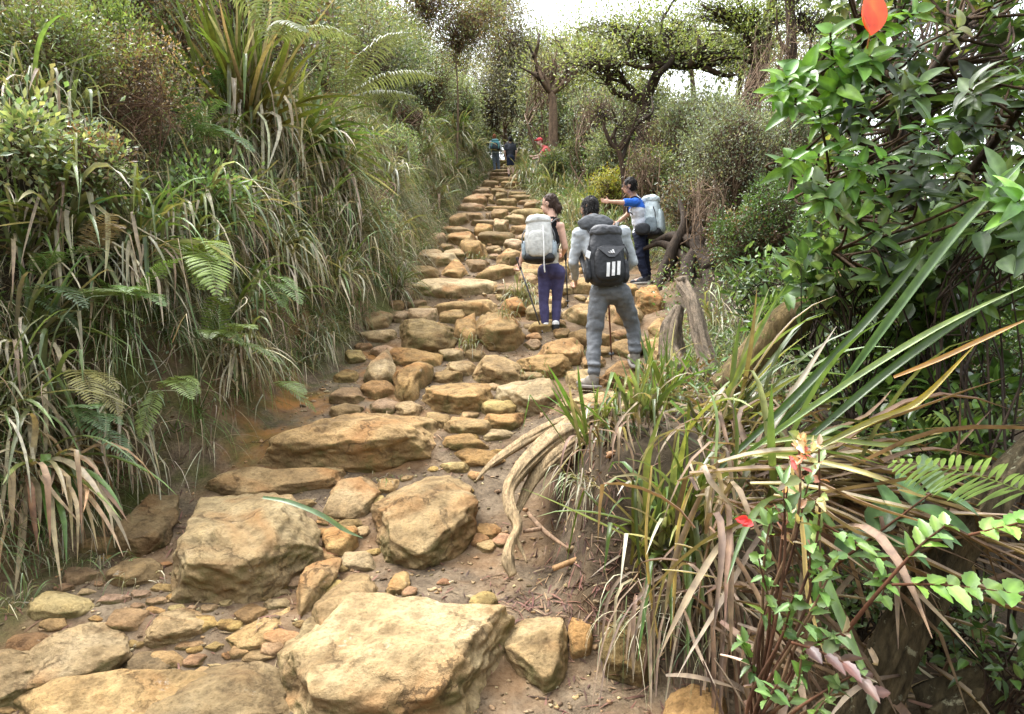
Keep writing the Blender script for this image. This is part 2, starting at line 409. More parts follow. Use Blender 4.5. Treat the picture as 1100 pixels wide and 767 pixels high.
def straps(g, P, D, L, W, droop=.6, nseg=7, c0=(.06, .1, .02), c1=None, fold=.3, kink=0, prof='strap', rg=None, side=None, wob=.0):
    P = np.asarray(P, float); N = len(P)
    if N == 0: return
    rg = rg or rng_of(2)
    D = nrm(np.broadcast_to(D, (N, 3))); L = np.broadcast_to(L, (N,)).astype(float); W = np.broadcast_to(W, (N,)).astype(float); droop = np.broadcast_to(droop, (N,)).astype(float)
    c0 = np.broadcast_to(np.asarray(c0, float), (N, 3)); c1 = c0 if c1 is None else np.broadcast_to(np.asarray(c1, float), (N, 3))
    if side is None:
        side = np.cross(D, [0, 0, 1.0]) + rg.normal(0, .25, (N, 3))
    side = nrm(side - D * (side * D).sum(1, keepdims=True))
    ks = rg.uniform(.35, .8, N); ka = (rg.random(N) < kink) * rg.uniform(1.5, 4, N)
    wb = rg.normal(0, wob, (N, 3)) if wob else 0
    S = np.linspace(0, 1, nseg + 1)
    pos = P.copy(); C = [pos]; T = []
    gz = np.array([0, 0, -1.0])
    for j in range(nseg):
        s = S[j] + .5 / nseg
        d = D + gz * (droop * s ** 1.3 * 1.6 + ka * (s > ks))[:, None]
        if wob: d = d + wb * math.sin(s * 5)
        d = nrm(d); T.append(d); pos = pos + d * (L / nseg)[:, None]; C.append(pos)
    T.append(T[-1]); C = np.stack(C, 1); T = np.stack(T, 1)
    sd = side[:, None] - T * (side[:, None] * T).sum(2, keepdims=True); sd = nrm(sd); nr = np.cross(sd, T)
    if prof == 'strap': w = np.minimum(1, (1 - S) * 2.6 + .03) ** .8 * (.55 + .45 * np.minimum(1, S * 3.5))
    elif prof == 'grass': w = (1 - S) ** .8 * .97 + .03
    else: w = np.sin(np.clip(S * .96 + .04, 0, 1) * PI) ** .7 + .02
    w = w[None, :, None] * W[:, None, None] * .5
    cc = c0[:, None] * (1 - S[None, :, None]) + c1[:, None] * S[None, :, None]
    if fold is None:
        V = np.stack([C - sd * w, C + sd * w], 2); k = 2
    else:
        V = np.stack([C - sd * w, C - nr * w * fold * 2, C + sd * w], 2); k = 3
    n1 = (nseg + 1) * k
    f = np.concatenate([np.stack([j * k + i, j * k + i + 1, (j + 1) * k + i + 1, (j + 1) * k + i]) [None] for j in range(nseg) for i in range(k - 1)])
    F = (np.arange(N)[:, None, None] * n1 + f[None]).reshape(-1, 4)
    g.add(V.reshape(-1, 3), F, np.repeat(cc[:, :, None], k, 2).reshape(-1, 3))
    return C
def small_leaves(g, P, D, L, W, col, rg, fold=.3, up=.6):
    N = len(P)
    if N == 0: return
    D = nrm(D); L = np.broadcast_to(L, (N,))[:, None]; W = np.broadcast_to(W, (N,))[:, None]
    nn = rg.normal(0, 1, (N, 3)) * (1 - up) + np.array([0, 0, up])
    s = nrm(np.cross(D, nn)); n = np.cross(s, D)
    m = P + D * L * .5
    V = np.stack([P, m - s * W * .5 + n * W * fold * .5, P + D * L, m + s * W * .5 + n * W * fold * .5], 1)
    b = np.arange(N)[:, None] * 4
    F = np.concatenate([b + np.array([0, 3, 2]), b + np.array([0, 2, 1])])
    g.add(V.reshape(-1, 3), F, np.repeat(np.broadcast_to(np.asarray(col, float), (N, 3)), 4, 0))
def broad_leaves(g, P, D, Nn, L, W, col, rg, curl=.3, fold=.22, nseg=6, shape=.75, teeth=0, col2=None):
    """elliptic leaves with a folded midrib, curl and optional toothed edge"""
    N = len(P)
    if N == 0: return
    D = nrm(D); s = nrm(np.cross(D, Nn)); n = np.cross(s, D)
    L = np.broadcast_to(L, (N,)).astype(float); W = np.broadcast_to(W, (N,)).astype(float); curl = np.broadcast_to(curl, (N,))
    S = np.linspace(0, 1, nseg + 1)
    w = np.sin(PI * S ** shape) ** .8; w[0] = .06; w[-1] = .02
    if teeth: w = w * (1 + teeth * (np.arange(nseg + 1) % 2) - teeth * .5)
    ang = curl[:, None] * S[None]
    x = np.concatenate([np.zeros((N, 1)), np.cumsum(np.cos(ang[:, 1:]), 1) / nseg], 1); z = -np.concatenate([np.zeros((N, 1)), np.cumsum(np.sin(ang[:, 1:]), 1) / nseg], 1)
    C = P[:, None] + D[:, None] * (x * L[:, None])[..., None] + n[:, None] * (z * L[:, None])[..., None]
    ww = (w[None] * W[:, None] * .5)[..., None]
    off = s[:, None] * ww; lift = n[:, None] * ww * fold * 2
    V = np.stack([C - off + lift, C - off * .5 + lift * .35, C, C + off * .5 + lift * .35, C + off + lift], 2); k = 5
    f = np.concatenate([np.stack([j * k + i, j * k + i + 1, (j + 1) * k + i + 1, (j + 1) * k + i])[None] for j in range(nseg) for i in range(k - 1)])
    n1 = (nseg + 1) * k
    F = (np.arange(N)[:, None, None] * n1 + f[None]).reshape(-1, 4)
    c = np.broadcast_to(np.asarray(col, float), (N, 3))[:, None, None] * np.ones((1, nseg + 1, k, 1))
    c = c * np.array([1, 1, 1.35, 1, 1])[None, None, :, None]
    if col2 is not None: 
        c2 = np.broadcast_to(np.asarray(col2, float), (N, 3))[:, None, None]; t = (S ** 2)[None, :, None, None]; c = c * (1 - t) + c2 * t
    g.add(V.reshape(-1, 3), F, c.reshape(-1, 3))
def pick(rg, pal, n, jit=.25):
    pal = np.asarray(pal, float); c = pal[rg.integers(0, len(pal), n)]
    return np.clip(c * rg.uniform(1 - jit, 1 + jit, (n, 1)) * rg.uniform(.92, 1.08, (n, 3)), 0, 1)

# ------------------------------------------------------------------ stones
def stone(poly, label, tint=(1, 1, 1), h=None, lvl=5, group=None, seed=0, p=3.7, name='stone', cuts=10, rough=1.0, grow=1.04, cat='stone', lift=.2, flat=False):
    rg = rng_of(1000 + seed)
    poly = np.asarray(poly, float)
    cx = poly[:, 0].mean(); yb = poly[:, 1].max(); yt = poly[:, 1].min()
    B = hit(cx, yb - .06 * (yb - yt)); T = hit(cx, yt + .03 * (yb - yt))
    dy, dz = T[1] - B[1], T[2] - B[2]
    t = math.atan2(max(dy, 0), max(dz, 1e-3)); t = min(max(t, math.radians(28)), math.radians(68))
    e1 = np.array([1.0, 0, 0]); e2 = np.array([0, math.sin(t), math.cos(t)]); n = np.array([0, -math.cos(t), math.sin(t)])
    r = np.stack([(poly[:, 0] - CX) / FPX, np.ones(len(poly)), (CY - poly[:, 1]) / FPX], 1)
    tt = ((B - CAM) @ n) / (r @ n)
    W = CAM + r * tt[:, None]
    q = np.stack([(W - B) @ e1, (W - B) @ e2], 1)
    a2 = 0; c = np.zeros(2)
    for i in range(len(q)):
        j = (i + 1) % len(q); cr = q[i, 0] * q[j, 1] - q[j, 0] * q[i, 1]; a2 += cr; c += (q[i] + q[j]) * cr
    c = c / (3 * a2); area = abs(a2) / 2; size = math.sqrt(area)
    q = (q - c) * grow
    if h is None: h = (.16 if flat else .23) * size
    th = np.linspace(-PI, PI, 361); rr = np.full(361, 0.0)
    dirs = np.stack([np.cos(th), np.sin(th)], 1)
    for i in range(len(q)):
        a, b = q[i], q[(i + 1) % len(q)]; ed = b - a
        den = dirs[:, 0] * ed[1] - dirs[:, 1] * ed[0]; den = np.where(abs(den) < 1e-9, 1e-9, den)
        s = (a[0] * ed[1] - a[1] * ed[0]) / den; u = (a[0] * dirs[:, 1] - a[1] * dirs[:, 0]) / den
        ok = (s > 0) & (u >= -.001) & (u <= 1.001); rr = np.where(ok, np.maximum(rr, s), rr)
    rr = np.where(rr <= 0, size * .4, rr)
    ker = np.exp(-np.linspace(-2, 2, 15) ** 2); ker /= ker.sum()
    rr = np.convolve(np.concatenate([rr[-9:-1], rr, rr[1:9]]), ker, 'same')[8:-8]
    d, f = ico(lvl)
    cc = np.hypot(d[:, 0], d[:, 1]); ang = np.arctan2(d[:, 1], d[:, 0]); s = d[:, 2]
    k = (cc ** p + abs(s) ** p) ** (-1 / p)
    rad = np.interp(ang, th, rr)
    P = (k * cc * rad * np.cos(ang))[:, None] * e1 + (k * cc * rad * np.sin(ang))[:, None] * e2 + (k * s * h)[:, None] * n
    vmax = q[:, 1].max(); vmin = q[:, 1].min(); um = np.abs(q[:, 0]).max()
    def clip(P, m, o, soft=.88):
        m = nrm(m); dd = np.maximum(0, (P - o) @ m); return P - m * (dd * soft)[:, None]
    if not flat: P = clip(P, [rg.normal(0, .08), -.1 + rg.normal(0, .06), 1], e2 * vmax * .9 + n * h * .25, .93)
    if not flat: P = clip(P, [rg.normal(0, .12), -1, .28 + rg.normal(0, .1)], e2 * vmin * .85 + n * h * .65, .9)
    for i in range(cuts):
        a = rg.uniform(0, 2 * PI); m = nrm(np.array([math.cos(a), -.45 + .5 * math.sin(a), .55 * math.sin(a) + .25]))
        P = clip(P, m, m * np.quantile(P @ m, rg.uniform(.83, .96)), .92)
    o_ = rg.uniform(0, 50, 3); nv = nrm(P)
    F = fbm(P / size * 1.7 + o_, 5, seed % 50, .55) * .08
    F2 = -np.abs(fbm(P / size * np.array([2.4, 2.4, 4.5]) + o_, 4, seed % 50 + 7, .6)) * .11
    F3 = fbm(P / size * np.array([6, 6, 11.0]) + o_, 3, 5, .65) * .034
    P = P + nv * ((F + F2 + .03 + F3) * size * rough)[:, None]
    Cw = B + c[0] * e1 + c[1] * e2 + n * h * lift
    fr = (P @ n) > min(-.12 * h, np.quantile(P @ n, .45))
    pb = np.array([poly.min(0), poly.max(0)])
    for it in range(3):
        X_ = P + Cw; sx = CX + X_[:, 0] / X_[:, 1] * FPX; sy = CY - (X_[:, 2] - 1.6) / X_[:, 1] * FPX
        sx = sx[fr]; sy = sy[fr]; b_ = np.array([[sx.min(), sy.min()], [sx.max(), sy.max()]])
        k_ = np.clip((pb[1] - pb[0]) * 1.02 / (b_[1] - b_[0]), .6, 1.7)
        pe = np.stack([P @ e1, P @ e2, P @ n], 1) * [k_[0], k_[1], math.sqrt(k_[1])]
        P = pe[:, :1] * e1 + pe[:, 1:2] * e2 + pe[:, 2:] * n
        X_ = P + Cw; sx = CX + X_[:, 0] / X_[:, 1] * FPX; sy = CY - (X_[:, 2] - 1.6) / X_[:, 1] * FPX
        sx = sx[fr]; sy = sy[fr]; dpx = (pb.mean(0) - [(sx.min() + sx.max()) / 2, (sy.min() + sy.max()) / 2]) * Cw[1] / FPX
        Cw = Cw + e1 * dpx[0] + e2 * (-dpx[1]) * .9
    g = G(); g.add(P + Cw, f, tint)
    base = Cw.copy(); base[2] = (P + Cw)[:, 2].min()
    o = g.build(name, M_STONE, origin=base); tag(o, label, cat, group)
    return o
PALE = (1.05, 1.08, 1.12); RUST = (1.0, .8, .58); DARK = (.72, .7, .66); MOSS = (.72, .78, .62); WARM = (1.02, .95, .8); N1 = (1, 1, 1)
STONES = [
 ([(0,690),(34,707),(97,670),(131,669),(138,697),(114,718),(60,741),(-30,765),(-30,712)], 'long ochre slab at the bottom left edge of the trail', N1, 6),
 ([(13,767),(60,748),(128,738),(188,728),(239,719),(235,731),(188,748),(135,778),(13,800)], 'narrow pale slab lying along the bottom edge, left of the centre boulder', WARM, 5),
 ([(118,785),(185,758),(215,741),(242,711),(289,714),(303,741),(310,790),(200,810)], 'wide brown slab at the bottom, left of the mossy grey rock', DARK, 5),
 ([(155,691),(165,662),(188,660),(205,653),(232,670),(209,687),(188,694)], 'small pale angular block lying alone on the dark soil at lower left', PALE, 5),
 ([(240,697),(249,684),(279,670),(306,654),(309,660),(289,680),(266,702)], 'slanting thin brown slab in the soil beside the small pale block', WARM, 5),
 ([(198,539),(235,532),(296,536),(336,553),(345,576),(336,590),(303,622),(269,640),(202,650),(186,612),(203,566)], 'big rounded pale boulder below the left bank', (1.0, 1.02, 1.0), 6),
 ([(124,546),(141,537),(188,533),(193,549),(182,586),(165,603),(145,583),(129,566)], 'brown blocky rock wedged against the left bank beside the big boulder', DARK, 5),
 ([(220,525),(250,508),(300,502),(355,503),(370,515),(345,532),(300,537),(250,532)], 'flat wide slab above the big rounded boulder', N1, 5),
 ([(347,545),(360,520),(385,512),(405,515),(410,530),(395,553),(370,560),(352,556)], 'squarish rock between the flat slab and the broad flat stone', N1, 5),
 ([(346,588),(347,570),(357,565),(380,573),(385,587),(372,598),(355,599)], 'small rounded stone under the fallen green leaf', WARM, 4),
 ([(365,598),(372,592),(390,592),(402,603),(398,612),(375,614)], 'small flat cobble left of the broad flat stone', PALE, 4),
 ([(318,650),(325,625),(355,602),(362,608),(350,630),(338,650),(325,668)], 'narrow upright stone left of the pale rock above the mossy one', N1, 4),
 ([(335,660),(345,635),(370,618),(400,617),(404,625),(390,640),(375,655),(365,672),(345,690)], 'pale rock with a smooth top, just above the bottom boulder', PALE, 5),
 ([(308,711),(316,697),(336,667),(350,662),(356,674),(353,691),(333,718),(320,741),(311,731)], 'mossy grey-white jagged rock leaning on the bottom boulder', (.95, 1.05, 1.12), 5),
 ([(300,800),(325,735),(345,705),(375,660),(395,640),(430,638),(490,655),(520,665),(545,662),(551,672),(545,705),(520,745),(505,800)], 'huge ochre boulder at the bottom centre of the trail', (1.03, 1.03, 1.0), 6),
 ([(542,697),(548,677),(573,669),(597,662),(607,674),(610,697),(607,724),(600,746),(577,744),(547,734)], 'upright block right of the huge boulder', (.95, .92, .85), 5),
 ([(610,674),(621,665),(634,680),(637,701),(627,707),(614,709)], 'rusty orange stone between the two upright blocks', RUST, 4),
 ([(644,701),(647,667),(664,662),(678,670),(684,691),(701,711),(704,731),(684,741),(661,741),(647,717)], 'greenish mossy upright block below the strap-leaf clump', MOSS, 5),
 ([(712,770),(720,742),(745,735),(770,742),(780,760),(780,790),(715,795)], 'orange rock at the bottom edge under the red-stemmed shrub', RUST, 5),
 ([(399,566),(405,543),(422,526),(452,514),(479,512),(500,519),(513,549),(506,580),(489,596),(466,610),(449,617),(432,600),(405,583)], 'broad flat rounded stone in the middle of the trail', (1.05, 1.04, .98), 6),
 ([(510,573),(515,565),(530,562),(538,567),(536,578),(520,580)], 'bright orange pebble left of the pale root foot', RUST, 4),
 ([(512,590),(516,581),(530,579),(534,588),(525,594)], 'tan pebble just below the bright orange one', WARM, 4),
 ([(415,633),(425,618),(438,614),(441,628),(432,640),(420,640)], 'small stone touching the top of the huge boulder', WARM, 4),
 ([(272,497),(276,470),(300,460),(345,455),(378,448),(410,445),(455,447),(475,460),(482,482),(474,502),(430,510),(380,508),(320,503)], 'long thick ochre block forming a step on the left', (1.02, .98, .9), 6),
 ([(454,432),(476,415),(513,413),(530,420),(530,435),(510,446),(476,441),(459,440)], 'low rounded step stone above the long thick block', WARM, 5),
 ([(533,420),(553,415),(584,408),(600,420),(609,432),(587,448),(567,443),(547,436)], 'pale wedge-shaped stone below the man in the grey jacket', PALE, 5),
 ([(520,457),(526,448),(563,444),(563,457),(547,463)], 'orange brick-shaped stone below the wedge-shaped one', RUST, 4),
 ([(516,471),(530,464),(552,461),(553,469),(530,475)], 'thin tan flake under the orange brick-shaped stone', PALE, 4),
 ([(391,392),(405,376),(419,386),(426,403),(426,425),(409,415),(395,405)], 'upright stone at the foot of the left bank beside bare orange clay', N1, 4),
 ([(412,380),(432,375),(466,378),(479,386),(476,397),(456,394),(432,388)], 'flat stone under the tall mossy riser on the left', WARM, 4),
 ([(422,390),(446,393),(466,399),(452,410),(446,432),(429,435)], 'sloping stone leaning beside bare orange clay', WARM, 4),
 ([(471,378),(483,375),(496,376),(500,386),(479,389)], 'small cobble below the stone riser', N1, 4),
 ([(479,393),(496,388),(511,390),(513,404),(481,402)], 'small squarish step stone left of the rounded boulder', N1, 4),
 ([(509,401),(518,388),(537,382),(553,389),(563,403),(557,415),(526,415),(511,411)], 'rounded boulder at the centre of the step below the walkers', (.95, .9, .8), 5),
 ([(555,386),(574,381),(594,383),(614,396),(607,408),(584,405),(563,397)], 'broad stone below the feet of the woman', WARM, 5),
 ([(580,376),(597,364),(621,367),(630,383),(624,395),(600,392),(584,387)], 'stone beside the left shin of the man in the grey jacket', (1.05, .9, .75), 5),
 ([(428,375),(434,345),(476,343),(494,346),(490,368),(479,378),(452,381)], 'tall mossy riser slab at the left of the stone step', (.75, .72, .6), 5),
 ([(484,358),(496,337),(510,342),(514,363),(506,378),(493,375)], 'pointed ochre stone between two riser slabs', WARM, 4),
 ([(510,348),(526,337),(557,340),(565,353),(565,368),(553,381),(526,378),(513,371)], 'big squared riser stone left of the woman with a grass tuft in front', (.95, .92, .82), 5),
 ([(682,312),(701,308),(713,319),(713,340),(695,340),(682,328)], 'orange-stained rock under the man in blue', (1.0, .75, .5), 5),
 ([(690,373),(711,364),(723,379),(723,402),(705,410),(694,398)], 'ochre rock right of the raised foot', WARM, 5),
 ([(642,408),(661,389),(683,391),(700,398),(703,415),(668,424)], 'brown stone the raised foot rests on', (.85, .75, .62), 5),
 ([(606,430),(622,423),(645,421),(680,424),(702,434),(660,446),(620,443)], 'flat stone under the lower foot of the man in the grey jacket', PALE, 5),
 ([(487,490),(506,480),(533,484),(542,490),(526,502),(496,499)], 'flat slab half buried above the broad flat stone', (.95, .85, .68), 4),
 ([(457,446),(469,443),(486,450),(484,461),(466,458)], 'cobble at the right end of the long thick block', WARM, 4),
 ([(466,336),(479,326),(500,323),(530,326),(534,337),(510,340),(486,339)], 'rounded step stone directly above the riser slabs', WARM, 4),
 ([(538,322),(552,320),(566,337),(552,343),(542,338)], 'leaning stone left of the walking pole of the woman', WARM, 4),
 ([(440,306),(478,302),(528,303),(535,318),(510,326),(490,321),(470,323),(443,320)], 'long step slab with a dark hollow under its right end', PALE, 4),
 ([(473,302),(478,284),(490,281),(505,297),(501,304)], 'pointed stone standing on the long step slab', WARM, 4),
 ([(438,302),(445,288),(470,287),(473,303)], 'step stone at the left beside hanging grass, left of the pointed one', (.9, .85, .7), 4),
 ([(510,302),(522,290),(545,285),(560,290),(552,303)], 'low broad stone left of the grey-white backpack', WARM, 4),
 ([(494,281),(500,270),(511,257),(521,270),(524,282)], 'pyramid-shaped stone with grass at its foot high on the steps', (1.0, .88, .65), 4),
 ([(533,286),(536,272),(552,268),(566,274),(562,288)], 'squat stone just left of the grey-white backpack', N1, 4),
 ([(452,286),(460,274),(484,273),(494,282),(488,289)], 'low stone left of the pyramid-shaped stone', N1, 4),
 ([(604,336),(612,328),(632,327),(644,336),(640,350),(612,350)], 'stone on the path between the woman and the man in grey', WARM, 4),
 ([(650,340),(660,328),(684,330),(692,344),(680,354),(656,353)], 'stone behind the knee of the man in the grey jacket', N1, 4),
 ([(610,362),(622,353),(646,355),(660,366),(640,376),(614,374)], 'broad brown stone seen past the shin of the man in grey', (.95, .86, .72), 4),
 ([(652,372),(662,364),(684,366),(694,376),(678,386),(656,385)], 'flat stone behind the raised boot', WARM, 4),
 ([(696,350),(706,342),(724,346),(730,360),(714,368),(698,364)], 'rock just left of the weathered stump', (.9, .8, .65), 4),
 ([(612,306),(620,300),(638,301),(646,310),(630,318),(614,316)], 'stone partly hidden by the legs of the man in blue and the man in grey', WARM, 4),
 ([(655,312),(664,305),(680,306),(686,316),(672,322),(657,320)], 'low stone below the boots of the man in blue', WARM, 4),
]
for i, (poly, lab, tint, lvl) in enumerate(STONES):
    stone(poly, lab, tint, lvl=lvl, seed=i, flat='flat' in lab or 'slab' in lab and 'riser' not in lab)
# upper flight: rows of step stones
rg = rng_of(77)
ROWS = [(334, 345, 436, 500, 2), (312, 322, 533, 600, 2), (290, 302, 553, 612, 2), (274, 285, 448, 476, 1), (268, 279, 455, 500, 2), (262, 272, 520, 590, 3), (251, 264, 458, 580, 4), (243, 253, 474, 585, 4), (235, 244, 482, 588, 4), (228, 236, 487, 586, 4), (221, 229, 490, 584, 4), (215, 222, 497, 580, 4), (209.5, 216, 503, 574, 3), (205, 210.5, 507, 570, 3), (200.5, 206, 512, 564, 3), (196.5, 201, 517, 560, 2), (193, 197, 520, 557, 2), (189.5, 193.5, 523, 554, 2), (186, 190, 525, 553, 1), (182.5, 186, 527, 552, 1), (178.5, 182.5, 529, 552, 1), (174.5, 178.5, 530, 552, 1)]
k = 0
for ri, (yt, yb, xl, xr, n) in enumerate(ROWS):
    cuts_ = np.linspace(xl, xr, n + 1); cuts_[1:-1] += rg.normal(0, 7, n - 1)
    for j in range(n):
        a, b = cuts_[j] + .4, cuts_[j + 1] - .4; h = (yb - yt)
        dt = rg.normal(0, h * .28); db = rg.normal(0, h * .12)
        poly = [(a, yb + db - h * .1), (a + rg.uniform(0, 3), yt + h * .35 + dt), (a + (b - a) * .3, yt + dt - rg.uniform(0, .15) * h), (b - (b - a) * .25, yt + dt + rg.uniform(-.1, .2) * h), (b, yt + h * .4 + dt), (b - rg.uniform(0, 2), yb + db), ((a + b) / 2, yb + db + .1 * h)]
        stone(poly, 'ochre step stone in the upper flight below the far walkers', np.array([1.0, rg.uniform(.94, 1.04), rg.uniform(.9, 1.1)]) * rg.uniform(.8, 1.12), lvl=4, seed=300 + k, group='step stones in the upper flight', cuts=5, p=8, grow=1.16, lift=.16)
        k += 1
# packed stones filling the tread between the big ones
PL = [np.asarray(q[0], float) for q in STONES]
def inside(pt, poly):
    x, y = pt; r = False; j = len(poly) - 1
    for i in range(len(poly)):
        if (poly[i, 1] > y) != (poly[j, 1] > y) and x < (poly[j, 0] - poly[i, 0]) * (y - poly[i, 1]) / (poly[j, 1] - poly[i, 1]) + poly[i, 0]: r = not r
        j = i
    return r
rg = rng_of(79); done = []; k = 0
for trial in range(5000):
    py = 262 + 240 * rg.random() ** .8
    px = rg.uniform(np.interp(py, [262, 300, 330, 360, 400, 440, 500], [460, 440, 425, 392, 372, 360, 275]), np.interp(py, [262, 330, 400, 430, 460, 500], [585, 690, 700, 620, 560, 505]))
    w = (7 + (py - 262) * .075) * rg.uniform(.65, 1.5); hh = w * rg.uniform(.42, .62)
    if any(inside((px + dx * w * .6, py + dy * hh * .6), q) for q in PL for dx, dy in ((0, 0), (1, 0), (-1, 0), (0, 1), (0, -1))): continue
    if any(((px - a) / (w + c)) ** 2 + ((py - b) / (hh + d)) ** 2 < .66 for a, b, c, d in done): continue
    done.append((px, py, w, hh)); an = np.linspace(0, 2 * PI, 9)[:-1] + rg.normal(0, .2, 8); rr = rg.uniform(.8, 1.15, 8)
    poly = [(px + w * r_ * np.sign(math.cos(t_)) * abs(math.cos(t_)) ** .8, py + hh * r_ * np.sign(math.sin(t_)) * abs(math.sin(t_)) ** .8) for r_, t_ in zip(rr, an)]
    stone(poly, 'weathered ochre stone packed among the larger steps in the middle of the trail', np.array([1, rg.uniform(.86, 1.03), rg.uniform(.7, 1.05)]) * rg.uniform(.78, 1.08), lvl=4, seed=900 + k, group='packing stones between the larger steps', cuts=6); k += 1
    if k >= 165: break
rg = rng_of(81)
for trial in range(4000):
    py = rg.uniform(500, 770); px = rg.uniform(np.interp(py, [500, 560, 640, 770], [300, 130, 60, -10]), np.interp(py, [500, 560, 600, 640, 770], [505, 420, 400, 330, 310]))
    w = rg.uniform(10, 42) * (.6 + .5 * rg.random()); hh = w * rg.uniform(.35, .6)
    if any(inside((px + dx * w * .8, py + dy * hh * .8), q) for q in PL for dx, dy in ((0, 0), (1, 0), (-1, 0), (0, 1), (0, -1))): continue
    if any(((px - a) / (w + c)) ** 2 + ((py - b) / (hh + d)) ** 2 < .8 for a, b, c, d in done): continue
    done.append((px, py, w, hh)); an = np.linspace(0, 2 * PI, 10)[:-1] + rg.normal(0, .2, 9); rr = rg.uniform(.75, 1.18, 9)
    poly = [(px + w * r_ * math.cos(t_) + hh * .5 * math.sin(t_), py - hh * r_ * math.sin(t_)) for r_, t_ in zip(rr, an)]
    stone(poly, 'half-buried ochre rock between the boulders in the lower left of the trail', np.array([1, rg.uniform(.86, 1.03), rg.uniform(.7, 1.05)]) * rg.uniform(.72, 1.02), lvl=4, seed=1200 + trial, group='half-buried rocks in the lower left of the trail', cuts=7, lift=.08); k += 1
    if k >= 235: break
# loose cobbles
rg = rng_of(78)
for i in range(60):
    py = rg.uniform(262, 480) if i < 20 else rg.uniform(480, 735); w = (3 + (py - 250) * .022) * rg.uniform(.6, 1.5)
    px = rg.uniform(np.interp(py, [262, 330, 400, 480, 735], [460, 440, 400, 300, 160]), np.interp(py, [262, 330, 400, 480, 640, 735], [560, 575, 600, 560, 560, 330]))
    a = np.sort(rg.uniform(0, 2 * PI, 7)); a = np.linspace(0, 2 * PI, 8)[:-1] + rg.normal(0, .25, 7)
    rr = rg.uniform(.75, 1.15, 7)
    poly = [(px + w * r_ * math.cos(t_), py + w * .62 * r_ * math.sin(t_)) for r_, t_ in zip(rr, a)]
    stone(poly, 'small loose cobble on the trail between the larger stones', (rg.uniform(.85, 1.05), rg.uniform(.75, 1), rg.uniform(.55, .95)), lvl=3, seed=500 + i, group='small loose cobbles on the trail', cuts=4, name='cobble', cat='cobble')
# ------------------------------------------------------------------ logs, roots, litter
def px_path(pts): return np.array([at(*p) for p in pts])
def log(name, label, cat, strands, mat, sides=20, origin=None, col=(1, 1, 1), bumpy=.25, nsub=8, ridge=0):
    g = G()
    for i, (pts, rad, flat) in enumerate(strands):
        tube(g, px_path(pts), rad, sides, col, bumpy, 11 + i * 7, nsub, flat, ridge)
    v = np.concatenate(g.v); o = v[v[:, 2].argmin()].copy()
    return tag(g.build(name, mat, origin=o), label, cat)
log('exposed_root', 'pale gnarled root snaking down over the mud step to the trail', 'root', [
    ([(730, 436, 5.3), (680, 440, 5.0), (636, 450, 4.7), (600, 468, 4.4), (574, 488, 4.18), (556, 508, 4.0), (546, 528, 3.9), (549, 548, 3.78), (556, 566, 3.7), (547, 586, 3.62), (545, 602, 3.55), (551, 618, 3.5)], [0.099, 0.122, 0.129, 0.114, 0.087, 0.065, 0.047, 0.038, 0.032, 0.035, 0.040, 0.023], .6),
    ([(660, 455, 4.7), (620, 474, 4.4), (590, 496, 4.15), (572, 516, 4.04), (562, 536, 3.95), (554, 552, 3.84)], [0.091, 0.099, 0.076, 0.053, 0.034, 0.023], .6),
    ([(620, 448, 4.75), (580, 464, 4.45), (545, 486, 4.25), (524, 502, 4.15), (512, 516, 4.08)], [0.068, 0.061, 0.042, 0.027, 0.009], .6),
    ([(552, 574, 3.66), (560, 590, 3.62), (566, 604, 3.56)], [0.015, 0.011, 0.004], 1)], M_ROOT, 44, bumpy=.35, ridge=.3)
log('weathered_stump', 'grey weathered leaning stump right of the man in the grey jacket', 'stump', [
    ([(733, 306, 5.75), (742, 322, 5.65), (748, 345, 5.55), (755, 372, 5.45), (764, 404, 5.3)], [.075, .085, .085, .09, .1], .8),
    ([(735, 304, 5.75), (728, 300, 5.8)], [.07, .03], .9),
    ([(730, 330, 5.75), (722, 352, 5.7), (722, 378, 5.65), (730, 400, 5.5)], [.05, .09, .1, .11], 1)], M_DEADWOOD, 48, bumpy=.4, ridge=.35)
log('mossy_trunk', 'brown mossy trunk leaning up to the right behind the long leaves', 'tree trunk', [
    ([(780, 420, 3.95), (808, 386, 3.9), (832, 358, 3.9), (855, 340, 3.9), (885, 318, 4.0), (910, 290, 4.1), (925, 262, 4.2)], [.11, .1, .098, .1, .07, .055, .045], 1),
    ([(850, 342, 3.9), (880, 336, 3.85), (930, 335, 3.8)], [.08, .05, .03], 1)], M_MOSSBARK, 22)
log('lichen_trunk', 'dark trunk with pale lichen rising at the lower right corner', 'tree trunk', [
    ([(905, 800, 2.3), (945, 735, 2.25), (978, 668, 2.2), (1012, 612, 2.15), (1048, 556, 2.1), (1085, 505, 2.1), (1150, 440, 2.2)], [.1, .085, .068, .058, .054, .05, .048], 1)], M_LICHEN, 44, bumpy=.6, ridge=.3, col=(1.5, 1.45, 1.3))
log('rotting_log', 'dark rotting trunk lying at the bottom right corner', 'tree trunk', [
    ([(1000, 770, 2.2), (1060, 745, 2.15), (1140, 725, 2.1)], [.08, .09, .1], 1)], M_LICHEN, 40, bumpy=.6, ridge=.3, col=(1.4, 1.35, 1.2))
